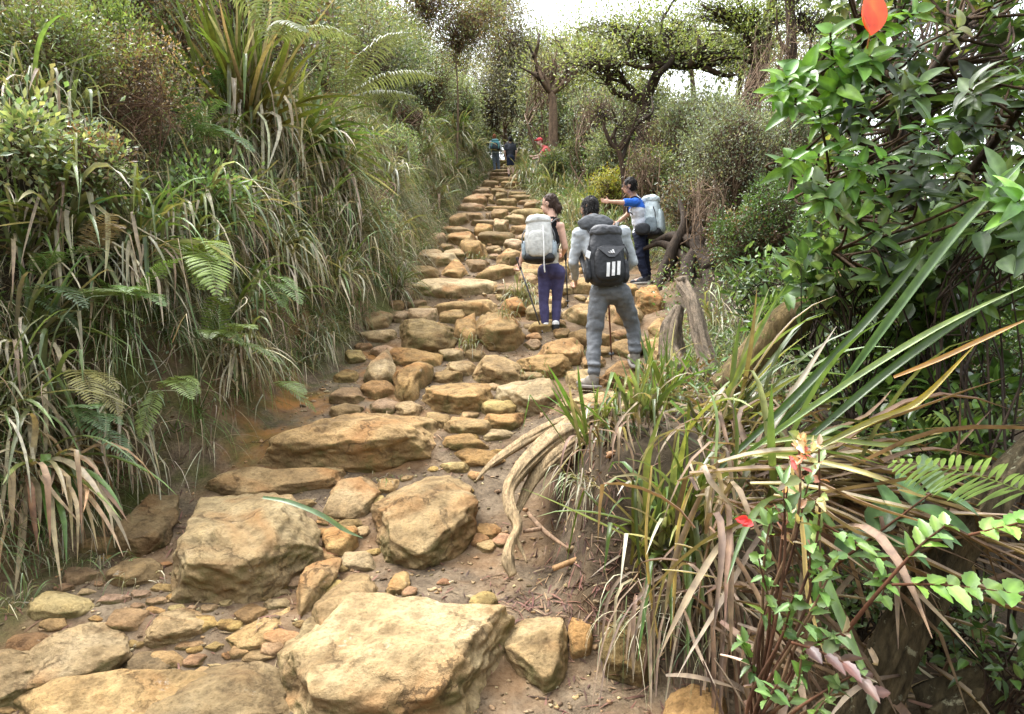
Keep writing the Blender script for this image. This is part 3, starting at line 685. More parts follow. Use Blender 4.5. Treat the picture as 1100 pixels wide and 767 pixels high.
log('root_tangle', 'dark tangle of upturned roots right of the man in blue', 'root', [
    ([(700, 262, 10.4), (722, 255, 10.2), (745, 262, 9.8), (765, 290, 9.3)], [.05, .09, .1, .12], 1),
    ([(715, 300, 9.9), (722, 270, 9.9), (735, 240, 10.0), (730, 215, 10.3)], [.1, .09, .06, .03], 1),
    ([(690, 268, 10.4), (712, 262, 10.2), (735, 280, 9.8), (745, 315, 9.4)], [.03, .05, .08, .1], 1),
    ([(705, 330, 9.5), (712, 290, 9.8), (728, 262, 10), (750, 240, 10.2)], [.06, .06, .05, .03], 1),
    ([(740, 330, 9.0), (738, 290, 9.5), (752, 258, 9.8), (748, 225, 10.1)], [.12, .1, .07, .03], 1),
    ([(765, 320, 9.0), (762, 285, 9.4), (775, 250, 9.8)], [.12, .09, .04], 1)], M_BARK, 12, bumpy=.5)
log('dead_branch', 'short forked dead branch on the mud right of the pale root', 'branch', [
    ([(567, 551, 3.85), (580, 566, 3.75), (594, 578, 3.65), (612, 590, 3.55)], [.012, .014, .013, .006], 1),
    ([(562, 571, 3.72), (582, 568, 3.72)], [.011, .012], 1)], M_TWIG, 10, col=(1.8, 1.6, 1.4))
log('dead_branch', 'pale straight stick under the edge of the strap-leaf clump', 'branch', [([(594, 611, 3.5), (612, 604, 3.5), (628, 598, 3.5)], [.014, .015, .015], 1)], M_TWIG, 10, col=(2.2, 1.8, 1.2))

def scatter_litter():
    rg = rng_of(5); g = G()
    spots = [(650, 450, 40, 14, 240), (610, 540, 22, 40, 260), (650, 520, 40, 40, 300), (640, 640, 60, 28, 700), (560, 648, 50, 10, 240), (640, 690, 90, 50, 500), (560, 600, 90, 40, 90), (470, 455, 40, 12, 120), (380, 560, 25, 45, 200), (300, 650, 45, 30, 260), (600, 600, 60, 30, 120), (650, 410, 60, 30, 120), (190, 560, 12, 40, 140), (730, 700, 60, 40, 300), (880, 720, 120, 50, 500), (270, 500, 40, 20, 130), (430, 660, 120, 40, 160), (80, 640, 60, 40, 200), (500, 420, 60, 50, 260), (620, 560, 30, 40, 160), (330, 430, 50, 30, 160), (560, 340, 50, 30, 160)]
    P = []
    for cx, cy, sx, sy, n in spots:
        for i in range(n // 2):
            P.append(hit(cx + rg.normal(0, sx), min(cy + rg.normal(0, sy), 790)))
    P = np.array(P); N = len(P); P[:, 2] += .006
    nn = tnormal(P[:, 0], P[:, 1]); D = rg.normal(0, 1, (N, 3)); D = nrm(D - nn * (D * nn).sum(1, keepdims=True) * .9)
    col = pick(rg, [(.16, .08, .06), (.1, .055, .045), (.28, .19, .12), (.2, .1, .08), (.07, .04, .03)], N)
    straps(g, P, D, rg.uniform(.03, .14, N), rg.uniform(.004, .011, N), .2, 3, col, fold=None, rg=rg, prof='leaf')
    tag(g.build('leaf_litter', M_DRY), kind='stuff')
scatter_litter()
def scatter_gravel():
    rg = rng_of(6); g = G(); n = 5200; d, f = ico(2); m = len(d)
    y = 2.6 + 13 * rg.random(n) ** 1.6; x = xleft(y) + .05 + (np.minimum(xright(y), .55) - xleft(y)) * rg.random(n); z = terrain(x, y)
    r = rg.uniform(.003, .011, n) * np.where(rg.random(n) < .06, 2.2, 1) * np.maximum(1, y / 7)
    v = d[None] * (r[:, None, None] * (1 + .35 * rg.normal(0, 1, (n, m, 1)))) * np.stack([rg.uniform(.8, 1.4, n), rg.uniform(.8, 1.4, n), rg.uniform(.5, .8, n)], 1)[:, None] + np.stack([x, y, z + r * .2], 1)[:, None]
    c = pick(rg, [(.3, .22, .13), (.4, .31, .19), (.2, .14, .08), (.34, .22, .12), (.15, .1, .06)], n)
    g.add(v.reshape(-1, 3), (np.arange(n)[:, None, None] * m + f[None]).reshape(-1, 3), np.repeat(c, m, 0))
    tag(g.build('gravel', M_DRY), kind='stuff')
scatter_gravel()
# ------------------------------------------------------------------ plants: builders
GREEN = [(.1, .18, .045), (.14, .22, .07), (.07, .13, .035), (.19, .23, .08), (.15, .21, .09)]
STRAW = [(.35, .3, .2), (.47, .43, .32), (.25, .19, .13), (.56, .53, .43), (.31, .24, .18)]
OLIVE = [(.14, .18, .075), (.18, .2, .1), (.11, .16, .07), (.25, .25, .16), (.16, .21, .12)]
GREYG = [(.15, .185, .125), (.2, .23, .165), (.11, .14, .09), (.26, .275, .2)]
BROWN = [(.12, .075, .05), (.17, .11, .07), (.08, .05, .035), (.24, .17, .11)]
MIDL = [(.14, .22, .08), (.19, .27, .11), (.11, .17, .065)]
UP = np.array([0, 0, 1.0])

def rand_dirs(rg, n, axis, spread):
    axis = nrm(axis); u = nrm(np.cross(axis, [.31, .62, .2])); w = np.cross(axis, u)
    a = rg.uniform(0, 2 * PI, n); t = np.abs(rg.normal(0, spread, n))
    return np.cos(t)[:, None] * axis + np.sin(t)[:, None] * (np.cos(a)[:, None] * u + np.sin(a)[:, None] * w)
def strap_clump(base, label, n=40, L=(.5, .9), W=(.012, .02), axis=None, spread=.6, droop=(.3, 1.0), pal=GREEN, dead=.5, seed=0, name='strap_leaf_plant', cat='plant', group=None, basecol=(.1, .05, .025), dL=1.0, r=.05, deadpal=STRAW, kink=.25, nseg=8, tipw=.5, ddroop=(1.2, 2.8)):
    rg = rng_of(4000 + seed); base = np.asarray(base, float)
    if axis is None:
        tn = tnormal(base[0], base[1]); axis = UP + .5 * tn
    t = thing(name, label, cat, base, group)
    g = G(); P = base + rg.normal(0, r, (n, 3)) * [1, 1, .25] + [0, 0, .02]
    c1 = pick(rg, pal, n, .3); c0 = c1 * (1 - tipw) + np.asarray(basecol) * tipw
    tip = np.where((rg.random(n) < .25)[:, None], pick(rg, deadpal, n), c1 * 1.15)
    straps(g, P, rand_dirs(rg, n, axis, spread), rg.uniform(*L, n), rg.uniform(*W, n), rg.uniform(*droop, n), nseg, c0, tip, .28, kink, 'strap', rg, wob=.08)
    g.build('green_leaves', M_LEAF, t)
    m = int(n * dead)
    if m:
        g = G(); P = base + rg.normal(0, r * 1.2, (m, 3)) * [1, 1, .3]
        straps(g, P, rand_dirs(rg, m, axis, spread * 1.5), rg.uniform(*L, m) * dL, rg.uniform(*W, m) * .8, rg.uniform(*ddroop, m), nseg, pick(rg, deadpal, m, .35), pick(rg, deadpal, m, .3), .35, .5, 'strap', rg, wob=.25)
        g.build('dead_leaves', M_DRY, t)
    return t
def frond_mesh(base, D, L, droop, pw, col, rg, n=26, plen=.26, side=None, start=.1, pdroop=.25, dark=.8, prof='leaf'):
    g = G()
    C = straps(g, [base], [D], [L], [L * .012], [droop], n, np.asarray(col) * [.9, .75, .7], None, .5, 0, 'grass', rg, side=None if side is None else np.asarray([side], float))[0]
    T = nrm(np.gradient(C, axis=0)); sd = nrm(np.cross(T, UP) if side is None else np.broadcast_to(side, C.shape) - T * (np.broadcast_to(side, C.shape) * T).sum(1, keepdims=True))
    nn = np.cross(sd, T); S = np.linspace(0, 1, len(C))
    for sg in (-1, 1):
        k = np.arange(int(start * n), n); m = len(k)
        pl = L * plen * np.maximum(.05, np.sin(PI * np.clip(S[k] * .82 + .16, 0, 1)) ** .9) * rg.uniform(.88, 1.08, m)
        d = sd[k] * sg * .9 + T[k] * .42 + nn[k] * .1 + rg.normal(0, .05, (m, 3))
        straps(g, C[k], d, pl, np.full(m, L / n * pw), pdroop, 5, np.asarray(col) * rg.uniform(.8, 1.15, (m, 1)) * dark, np.asarray(col) * rg.uniform(.9, 1.2, (m, 1)), .18, 0, prof, rg, side=T[k])
    return g
def fern(base, label, fronds, L, col, seed=0, pw=.6, droop=(.4, .9), plen=.26, spread=.7, axis=None, n=26, pdroop=.25, name='fern', mat=None):
    rg = rng_of(5000 + seed); base = np.asarray(base, float)
    if axis is None: axis = UP + .9 * tnormal(base[0], base[1])
    t = thing(name, label, 'fern', base)
    for i in range(fronds):
        d = rand_dirs(rg, 1, axis, spread)[0]
        frond_mesh(base + rg.normal(0, .02, 3), d, L * rg.uniform(.7, 1.1), rg.uniform(*droop), pw, np.asarray(col) * rg.uniform(.8, 1.2), rg, n, plen, pdroop=pdroop).build('frond', mat or M_LEAF, t)
    return t
def bush(name, label, cat, base, blobs, L=.04, W=.02, pal=GREYG, per=14, rt=.12, trunk_r=.03, seed=0, group=None, mat=None, barkmat=None, stems=1, bend=.15, shell=.55, updir=.35, twig=.004, trunk=None, twigcol=(1, 1, 1), jit=.3, fine=.12, broad=False):
    """trunk or stems, limbs to each blob, twigs to every leaf tuft, leaves gathered in tufts through the blob"""
    rg = rng_of(6000 + seed); base = np.asarray(base, float)
    t = thing(name, label, cat, base, group); gt = G(); gl = G()
    if trunk is not None:
        TP, TR = tube(gt, trunk[0], trunk[1], 9, twigcol, .25, seed, 6)
    else: TP, TR = np.array([base]), np.array([trunk_r])
    for bi, (c, r, nt_) in enumerate(blobs):
        c = np.asarray(c, float); r = np.asarray(r, float) * np.ones(3)
        k = np.argmin(np.linalg.norm(TP - (c - [0, 0, r[2] * .9]), axis=1)); a = TP[k]; ar = TR[k] * .65
        for s_ in range(stems):
            e = c + rg.normal(0, .25, 3) * r
            m1 = a + (e - a) * .35 + rg.normal(0, bend, 3) * np.linalg.norm(e - a) * .5; m2 = a + (e - a) * .7 + rg.normal(0, bend, 3) * np.linalg.norm(e - a) * .5
            bp, br = tube(gt, [a - [0, 0, .05], m1, m2, e], [ar, ar * .75, ar * .5, ar * .25], 6, twigcol, .15, seed + bi, 4)
            n = max(1, nt_ // stems)
            q = nrm(rg.normal(0, 1, (n, 3))) * (rg.uniform(shell, 1, n) ** .6)[:, None]
            q = q * (1 + .3 * fbm(q * 2 + seed + bi, 2, seed))[:, None]
            tp = c + q * r
            idx = np.clip((rg.uniform(.35, 1, n) * (len(bp) - 1)).astype(int), 0, len(bp) - 1)
            twigs(gt, bp[idx], tp, np.maximum(twig * 1.6, br[idx] * .35), twig * .5, np.asarray(twigcol, float), .12, rg)
            m = rg.integers(int(per * .5), int(per * 1.5) + 1, n); ti = np.repeat(np.arange(n), m); N = len(ti)
            if N == 0: continue
            off = rg.normal(0, 1, (N, 3)); P = tp[ti] + off * rt * rg.uniform(.3, 1, (N, 1)) * .7
            D = off * .7 + rg.normal(0, .5, (N, 3)) + UP * updir + q[ti] * .3
            tc_ = pick(rg, pal, n, jit)[ti] * rg.uniform(1 - fine * 2, 1 + fine * 2, (N, 1))
            if broad: broad_leaves(gl, P, D, UP + rg.normal(0, .5, (N, 3)), L * rg.uniform(.7, 1.25, N), W * rg.uniform(.8, 1.2, N), tc_, rg, .35, .2, 5)
            else: small_leaves(gl, P, D, L * rg.uniform(.6, 1.3, N), W * rg.uniform(.7, 1.2, N), tc_, rg)
    tr = gt.build('trunk' if trunk is not None else 'stems', barkmat or M_TWIG, t)
    if gl.n: gl.build('crown' if trunk is not None else 'leaves', mat or M_LEAF, t, smooth=broad)
    return t

# ------------------------------------------------------------------ left bank
def bank_xyz(rg, n, y0, y1, d0, d1, pw=1.0):
    y = y0 + (y1 - y0) * rg.random(n) ** pw; d = rg.uniform(d0, d1, n); x = xleft(y) - d
    return np.stack([x, y, terrain(x, y)], 1)
def bank_fill():
    rg = rng_of(21); g = G()
    nt_ = 1600
    P0 = np.concatenate([bank_xyz(rg, nt_, 3.4, 14, .12, 2.6, 1.2), bank_xyz(rg, 1700, 12, 34, .0, 2.2)])
    y = P0[:, 1]; m = rg.integers(7, 17, len(P0)); ti = np.repeat(np.arange(len(P0)), m); N = len(ti)
    sc_ = np.maximum(1, y / 7.0)[ti]
    tn = tnormal(P0[:, 0], P0[:, 1])[ti]; P = P0[ti] + rg.normal(0, .035, (N, 3))
    axis = rg.normal(0, .55, (N, 3)) + tn * .9 + UP * .45
    mixp = rg.random(len(P0))[ti]
    c = np.where((mixp < .3)[:, None], pick(rg, STRAW, N, .3), np.where((mixp < .62)[:, None], pick(rg, OLIVE, N, .3), pick(rg, GREEN, N, .3)))
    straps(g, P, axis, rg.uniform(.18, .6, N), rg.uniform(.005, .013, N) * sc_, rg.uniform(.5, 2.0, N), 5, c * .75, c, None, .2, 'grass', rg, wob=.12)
    tag(g.build('bank_grass', M_DRY), kind='stuff')
    # leafy ground cover deep between the grasses
    g = G(); P = bank_xyz(rg, 22000, 3.2, 22, .2, 4.5, 1.4); n = len(P)
    P = P + tnormal(P[:, 0], P[:, 1]) * rg.uniform(.01, .22, (n, 1))
    s = np.maximum(1, P[:, 1] / 9)
    small_leaves(g, P, rg.normal(0, 1, (n, 3)) + [.5, -.2, .1], rg.uniform(.02, .06, n) * s, rg.uniform(.01, .028, n) * s, pick(rg, GREEN + OLIVE + BROWN, n, .35), rg)
    tag(g.build('ground_cover', M_LEAF, smooth=False), kind='stuff')
    # tangle of dead stems and broken straw
    g = G(); P = np.concatenate([bank_xyz(rg, 4000, 3.4, 13, .15, 2.8, 1.2), bank_xyz(rg, 1500, 12, 28, .1, 2)]); n = len(P); tn = tnormal(P[:, 0], P[:, 1])
    P = P + tn * rg.uniform(.03, .3, (n, 1)); s = np.maximum(1, P[:, 1] / 7)
    straps(g, P, rg.normal(0, 1, (n, 3)) + tn * .3 - UP * .25, rg.uniform(.15, .75, n), rg.uniform(.004, .013, n) * s, rg.uniform(-.2, 1.6, n), 5, pick(rg, STRAW + BROWN + [(.2, .13, .09), (.3, .2, .13)], n, .35), pick(rg, STRAW + BROWN, n, .35), .3, .4, 'grass', rg, wob=.3)
    tag(g.build('dead_stems', M_DRY), kind='stuff')
bank_fill()

def hanging_tufts():
    rg = rng_of(22); protos = []
    lab = 'tuft of hanging straw and olive grass on the left bank'
    for v in range(7):
        t = thing('grass_tuft', lab, 'grass tuft', (0, 0, -50), 'hanging grass tufts on the left bank')
        for nm, pal, n, mat in (('green_blades', OLIVE if v % 2 else GREEN, 34, M_LEAF), ('dry_blades', STRAW, [22, 34, 46, 28][v % 4], M_DRY)):
            g = G(); P = np.array([0, 0, -50.]) + rg.normal(0, .05, (n, 3))
            c = pick(rg, pal, n, .3)
            straps(g, P, rand_dirs(rg, n, [1, 0, .8], .7), rg.uniform(.35, .85, n), rg.uniform(.006, .012, n), rg.uniform(1.0, 3.0, n), 7, c * .7, c, None, .2, 'grass', rg, wob=.12)
            g.build(nm, mat, t)
        protos.append(t)
    P = np.concatenate([bank_xyz(rg, 90, 4.2, 16, .1, 1.9, 1.1), bank_xyz(rg, 80, 10, 30, .05, 1.6)])
    for i, p in enumerate(P):
        tn = tnormal(p[0], p[1]); a = math.atan2(tn[1], tn[0]) + rg.normal(0, .4)
        o = protos[i] if i < 7 else protos[rg.integers(0, 7)]
        s = rg.uniform(.75, 1.2) * max(1, min(1.25, p[1] / 12))
        if i < 7: o.location = p; o.rotation_euler = (0, 0, a); o.scale = (s,) * 3
        else: dup(o, p, a, s)
hanging_tufts()

# strap-leaved clumps: (px, py, n, L, W, label, opts)
LC = [
 (258, 150, 105, (.8, 1.7), (.024, .034), 'large strap-leaf clump with reddish leaf bases standing high on the left bank', dict(spread=.55, droop=(.05, .6), dead=.5, axis=(.12, -.2, 1), ddroop=(2, 4), pal=[(.09, .15, .03), (.12, .19, .045), (.07, .11, .025)], basecol=(.16, .05, .02), tipw=.55, r=.12)),
 (322, 172, 54, (.7, 1.3), (.026, .042), 'strap-leaf clump arching right, just below the large reddish one', dict(spread=.8, droop=(.4, 1.2), axis=(.7, -.2, .7), dead=.9)),
 (350, 215, 40, (.5, .9), (.01, .016), 'thin-leaved olive clump with brown leaf tips on the left bank', dict(spread=.7, droop=(.5, 1.4), pal=OLIVE, dead=1.0)),
 (70, 268, 34, (.5, 1.0), (.016, .026), 'strap-leaf clump near the left edge above the first ferns', dict(spread=.8, droop=(.5, 1.3), dead=.6)),
 (135, 285, 34, (.5, .9), (.014, .024), 'strap-leaf clump behind the brown fern frond on the left', dict(spread=.8, droop=(.4, 1.2))),
 (205, 262, 40, (.55, 1.0), (.014, .024), 'strap-leaf clump with pale hanging leaves above the bright fern', dict(spread=.75, droop=(.7, 1.8), dead=.9, pal=GREEN + [(.16, .2, .1)])),
 (290, 290, 42, (.5, .9), (.012, .02), 'dense clump of drooping pale leaves at the middle of the left bank', dict(spread=.7, droop=(1, 2.2), dead=1.0, pal=OLIVE + [(.2, .25, .13)])),
 (375, 262, 36, (.5, .9), (.01, .016), 'narrow-leaved clump drooping towards the steps', dict(spread=.7, droop=(.8, 2), pal=OLIVE, dead=.8)),
 (18, 395, 30, (.5, .85), (.014, .024), 'strap-leaf clump at the left edge at mid height', dict(spread=.9, droop=(.4, 1.3), dead=.8)),
 (20, 520, 12, (.4, .8), (.018, .03), 'clump of dead tan straps hanging over the lowest part of the bank', dict(spread=.5, droop=(.8, 1.5), dead=2.4, axis=(.8, -.35, .5), deadpal=[(.4, .3, .19), (.5, .4, .28), (.33, .2, .13)], ddroop=(.7, 1.8))),
 (410, 205, 44, (.6, 1.0), (.012, .02), 'grey-green clump hanging over the bend of the bank', dict(spread=.7, droop=(.7, 1.6), pal=GREYG, dead=.7)),
 (450, 175, 44, (.7, 1.1), (.016, .026), 'strap-leaf clump beside the upper steps on the left bank', dict(spread=.75, droop=(.5, 1.4), pal=OLIVE, dead=.7)),
 (488, 150, 50, (.9, 1.5), (.03, .045), 'bright strap-leaf clump at the top left of the steps', dict(spread=.75, droop=(.4, 1.2), pal=OLIVE + GREEN, dead=.4)),
 (505, 168, 40, (.8, 1.2), (.03, .04), 'small pale clump leaning over the uppermost steps', dict(spread=.75, droop=(.6, 1.4), pal=GREYG, dead=.6)),
 (375, 110, 36, (.6, 1.0), (.014, .022), 'strap-leaf clump under the arching fern fronds', dict(spread=.75, droop=(.4, 1.1), pal=OLIVE, dead=.8)),
 (240, 395, 34, (.35, .6), (.008, .014), 'yellow-green tuft low on the left bank above the flat slab', dict(spread=.8, droop=(.9, 2), pal=OLIVE, dead=1.2)),
 (120, 470, 30, (.35, .6), (.008, .014), 'grassy clump above the brown blocky rock', dict(spread=.8, droop=(.9, 2), pal=OLIVE, dead=1.3)),
 (330, 372, 34, (.3, .5), (.006, .01), 'fine grass tuft hanging over the bare clay', dict(spread=.8, droop=(1, 2.4), pal=OLIVE, dead=1.2)),
 (420, 318, 36, (.35, .6), (.008, .012), 'fine green grass tuft at the foot of the bank beside the steps', dict(spread=.7, droop=(.6, 1.6), pal=[(.11, .17, .04), (.09, .13, .035)], dead=.6)),
]
for i, (px, py, n, L, W, lab, o) in enumerate(LC):
    b = hit(px, py); strap_clump(b + .12 * tnormal(b[0], b[1]), lab, int(n * 1.35), (L[0] * 1.15, L[1] * 1.15), (W[0] * 1.15, W[1] * 1.65), seed=i, **o)
rg = rng_of(333); P = np.concatenate([bank_xyz(rg, 34, 3.9, 9, .25, 1.7), bank_xyz(rg, 22, 8, 24, .2, 1.6)])
for i, p in enumerate(P):
    p = p + .12 * tnormal(p[0], p[1]); q = max(1, p[1] / 9)
    strap_clump(p, 'strap-leaf plant among the hanging grasses of the left bank', 24, (.4 * q ** .5, .85 * q ** .5), (.01 * q, .032 * q), seed=800 + i, spread=.8, droop=(.4, 1.7), pal=[GREEN, OLIVE, GREEN + [(.28, .32, .2), (.2, .27, .12)]][i % 3], dead=.9, group='strap-leaf plants among the left bank grasses')
FERNS = [
 (130, 345, 4, .42, (.12, .2, .06), 'mid green fern under the bright green one at the left', dict(axis=(.7, -.5, .4), spread=.6)),
 (255, 330, 4, .4, (.13, .2, .06), 'fern with drooping fronds right of the bright green one', dict(axis=(.7, -.5, .3), spread=.6, droop=(.7, 1.4))),
 (40, 470, 4, .38, (.1, .16, .07), 'grey-green fern above the hanging tan straps', dict(axis=(.8, -.4, .3), spread=.6)),
 (165, 430, 4, .34, (.15, .2, .06), 'small fern in the dry grass left of the yellow-green tuft', dict(axis=(.7, -.5, .3), spread=.6)),
 (185, 165, 4, .55, (.1, .17, .07), 'fern beside the brown twiggy heath shrub', dict(axis=(.6, -.4, .6), spread=.5)),
 (176, 305, 5, .55, (.17, .23, .055), 'bright green fern hanging in the middle of the left bank', dict(axis=(.45, -.5, .45), spread=.35, droop=(1.0, 1.9), pw=.65)),
 (75, 345, 4, .42, (.17, .22, .1), 'pale fern with a frond pointing right near the left edge', dict(axis=(1, -.3, .25), spread=.35, droop=(.2, .6))),
 (205, 385, 6, .42, (.1, .14, .035), 'dark green fern spreading above the dry grass', dict(axis=(.8, -.5, .4), spread=.7)),
 (70, 425, 4, .4, (.22, .2, .08), 'yellowing fern low on the left bank', dict(axis=(.9, -.4, .2), spread=.5, droop=(.6, 1.2))),
 (232, 128, 3, .5, (.08, .16, .06), 'upright dark fern under the large reddish strap-leaf clump', dict(axis=(.25, -.55, .7), spread=.3, droop=(.1, .4), pw=.6)),
 (92, 300, 2, .36, (.26, .19, .13), 'withered brown fern on the left bank', dict(axis=(.5, -.3, .9), spread=.4, pw=.45)),
 (20, 345, 4, .45, (.09, .13, .07), 'shaded grey-green fern at the left edge', dict(axis=(.9, -.3, .2), spread=.5)),
 (300, 330, 2, .3, (.17, .28, .07), 'small bright fern above the bare clay', dict(axis=(1, -.3, .2), spread=.3)),
 (45, 318, 3, .4, (.1, .17, .06), 'small green fern between strap leaves at the left', dict(axis=(.5, -.4, .6), spread=.5)),
 (265, 440, 3, .3, (.13, .18, .05), 'little fern in the dry grass above the long thick block', dict(axis=(.6, -.6, .3), spread=.7)),
]
for i, (px, py, nf, L, col, lab, o) in enumerate(FERNS):
    b = hit(px, py); fern(b + .3 * tnormal(b[0], b[1]), lab, nf, L * 1.3, np.asarray(col) * 1.3, seed=i, **o)
fern(at(372, 105, 8.6), 'tall grey-green fern with feathery arching fronds at the top of the left bank', 4, 1.25, (.17, .19, .11), seed=40, axis=(.8, -.3, .9), spread=.45, droop=(.3, .8), plen=.22, n=34, pw=.55, pdroop=1.0)
fern(at(295, 45, 6.6), 'large pale fern fanning out at the top edge behind the strap-leaf clump', 5, 1.0, (.2, .23, .13), seed=41, axis=(.6, -.2, 1), spread=.5, droop=(.2, .8), plen=.24, n=34, pw=.55, pdroop=.8)
# shrubs of the bank: (px, py of the crown, Y shift, radius px, tufts, palette, label, leaf)
BS = [
 (215, 215, 40, 30, 110, MIDL, 'leafy light green shrub below the large reddish strap-leaf clump', .05),
 (420, 165, 30, 30, 170, MIDL + GREYG, 'light green fine-leaved shrub on the bank beside the upper steps', .045),
 (395, 240, 30, 26, 130, GREYG + OLIVE, 'small grey-green shrub hanging over the foot of the bank', .035),
 (60, 55, 60, 60, 170, [(.1, .13, .05), (.14, .18, .07), (.12, .12, .06)], 'twiggy shrub with tiny yellow-green leaves at the top left corner', .035),
 (140, 95, 70, 70, 230, BROWN + [(.12, .13, .06), (.16, .2, .07)], 'brown twiggy heath shrub at the upper left', .03),
 (110, 30, 50, 40, 170, [(.2, .26, .09), (.15, .2, .07)], 'pale green fine-leaved shrub in front of the brown heath shrub', .03),
 (190, 40, 40, 50, 130, OLIVE + BROWN, 'olive small-leaved shrub left of the large strap-leaf clump', .035),
 (20, 150, 34, 40, 60, [(.08, .12, .06), (.13, .17, .09)] + OLIVE, 'loose small-leaved shrub at the left edge', .055),
 (90, 175, 50, 35, 120, BROWN + OLIVE, 'dead-looking twiggy shrub below the brown heath shrub', .035),
 (385, 35, 45, 40, 200, OLIVE + GREYG, 'olive shrub at the top of the bank behind the feathery fern', .05),
 (440, 35, 40, 45, 230, GREYG, 'grey-green shrub high on the bank beside the feathery fern', .06),
 (462, 95, 34, 40, 240, GREYG + [(.19, .2, .14)], 'pale grey-green shrub overhanging the left side of the steps', .06),
 (430, 130, 32, 30, 170, GREYG + OLIVE, 'rounded grey-green shrub below the feathery fern', .05),
 (488, 62, 26, 22, 200, [(.07, .13, .07), (.1, .16, .09), (.3, .28, .04)], 'blue-green shrub with yellow flower heads at the top of the bank', .1),
 (492, 112, 26, 32, 260, GREYG + OLIVE, 'olive shrub left of the far walkers', .08),
 (345, 70, 40, 50, 150, OLIVE, 'thin olive shrub between the two feathery ferns', .045),
]
for i, (px, py, rx, ry, nt_, pal, lab, lf) in enumerate(BS):
    b = hit(px, min(py + ry * .75, 190)); q = hit(px, py); q = b if q[1] > b[1] + 3 else q
    Y = q[1] - .6; c = at(px, py, Y); k = Y / FPX
    bush('shrub', lab, 'shrub', b, [(c, (rx * k, min(rx, ry) * k * .8, ry * k), int(nt_ * 1.7))], lf * 1.2, lf * .6, np.asarray(pal) * 1.45, (17 if lf < .045 or Y > 8 else 9), (.1 if lf < .045 or Y > 8 else .24) * max(1, Y / 7), .025, seed=i, stems=5, shell=.25, twigcol=(1.3, 1.15, 1) , twig=.003 * max(1, Y / 6), mat=M_GLOSS if lf == .09 else None)
def round_leaf_plant(px, py, n, lab, L, col, seed):
    rg = rng_of(seed); b = hit(px, py); t = thing('broad_leaf_plant', lab, 'plant', b); g = G(); gs = G()
    P = b + rg.normal(0, 1, (n, 3)) * [.14, .1, .05] + [.06, -.06, .1]
    twigs(gs, np.tile(b, (n, 1)), P, .004, .002, (1, 1, 1), .1, rg)
    broad_leaves(g, P, rg.normal(0, 1, (n, 3)) + [.4, -.5, 0], UP * .6 + rg.normal(0, .3, (n, 3)) + [.4, -.6, 0], L * rg.uniform(.7, 1.2, n), L * .5 * rg.uniform(.8, 1.2, n), pick(rg, col, n, .2), rg)
    gs.build('stems', M_TWIG, t); g.build('leaves', M_LEAF, t)
round_leaf_plant(150, 205, 14, 'pale rounded-leaf plant low among the strap leaves on the left', .1, [(.2, .26, .14), (.14, .2, .1)], 1)
round_leaf_plant(70, 175, 9, 'yellow-green leaf sprig under the twiggy shrub on the left', .09, [(.2, .24, .06), (.1, .15, .05)], 2)
round_leaf_plant(82, 250, 5, 'single dark broad-leaf plant above the ferns on the left', .16, [(.06, .13, .05)], 3)
# fallen green strap on the stones
def ribbon(g, pts, w, c0, c1=None, fold=.3, prof='strap', nsub=6):
    P = px_path(pts); E = np.vstack([2 * P[0] - P[1], P, 2 * P[-1] - P[-2]]); Q = []
    for i in range(len(P) - 1):
        for k in range(nsub):
            t = k / nsub; a, b, c, d = E[i:i + 4]
            Q.append(.5 * (2 * b + (c - a) * t + (2 * a - 5 * b + 4 * c - d) * t * t + (3 * b - a - 3 * c + d) * t ** 3))
    Q = np.array(Q + [P[-1]]); n = len(Q); T = nrm(np.gradient(Q, axis=0)); S = np.linspace(0, 1, n)
    view = nrm(CAM + [0.15, .4, 1.2] - Q.mean(0)); s = nrm(np.cross(T, view)); nr = np.cross(s, T)
    ww = (np.minimum(1, (1 - S) * 3 + .03) ** .8 * (.6 + .4 * np.minimum(1, S * 4)))[:, None] * w * .5
    V = np.stack([Q - s * ww, Q - nr * ww * fold * 2 * np.sign((nr @ view).mean()), Q + s * ww], 1)
    j = np.arange(n - 1)
    F = np.concatenate([np.stack([j * 3 + i, j * 3 + i + 1, j * 3 + 4 + i, j * 3 + 3 + i], 1) for i in (0, 1)])
    c0 = np.asarray(c0, float); c1 = c0 if c1 is None else np.asarray(c1, float)
    g.add(V.reshape(-1, 3), F, np.repeat(c0 * (1 - S[:, None]) + c1 * S[:, None], 3, 0))
g = G(); ribbon(g, [(282, 534, 3.72), (310, 539, 3.66), (345, 553, 3.62), (370, 569, 3.66), (390, 578, 3.68)], .026, (.12, .2, .1), (.17, .24, .12))
tag(g.build('fallen_leaf', M_LEAF, origin=at(345, 560, 3.64)), 'single long green strap leaf fallen across the stones at the left', 'leaf')
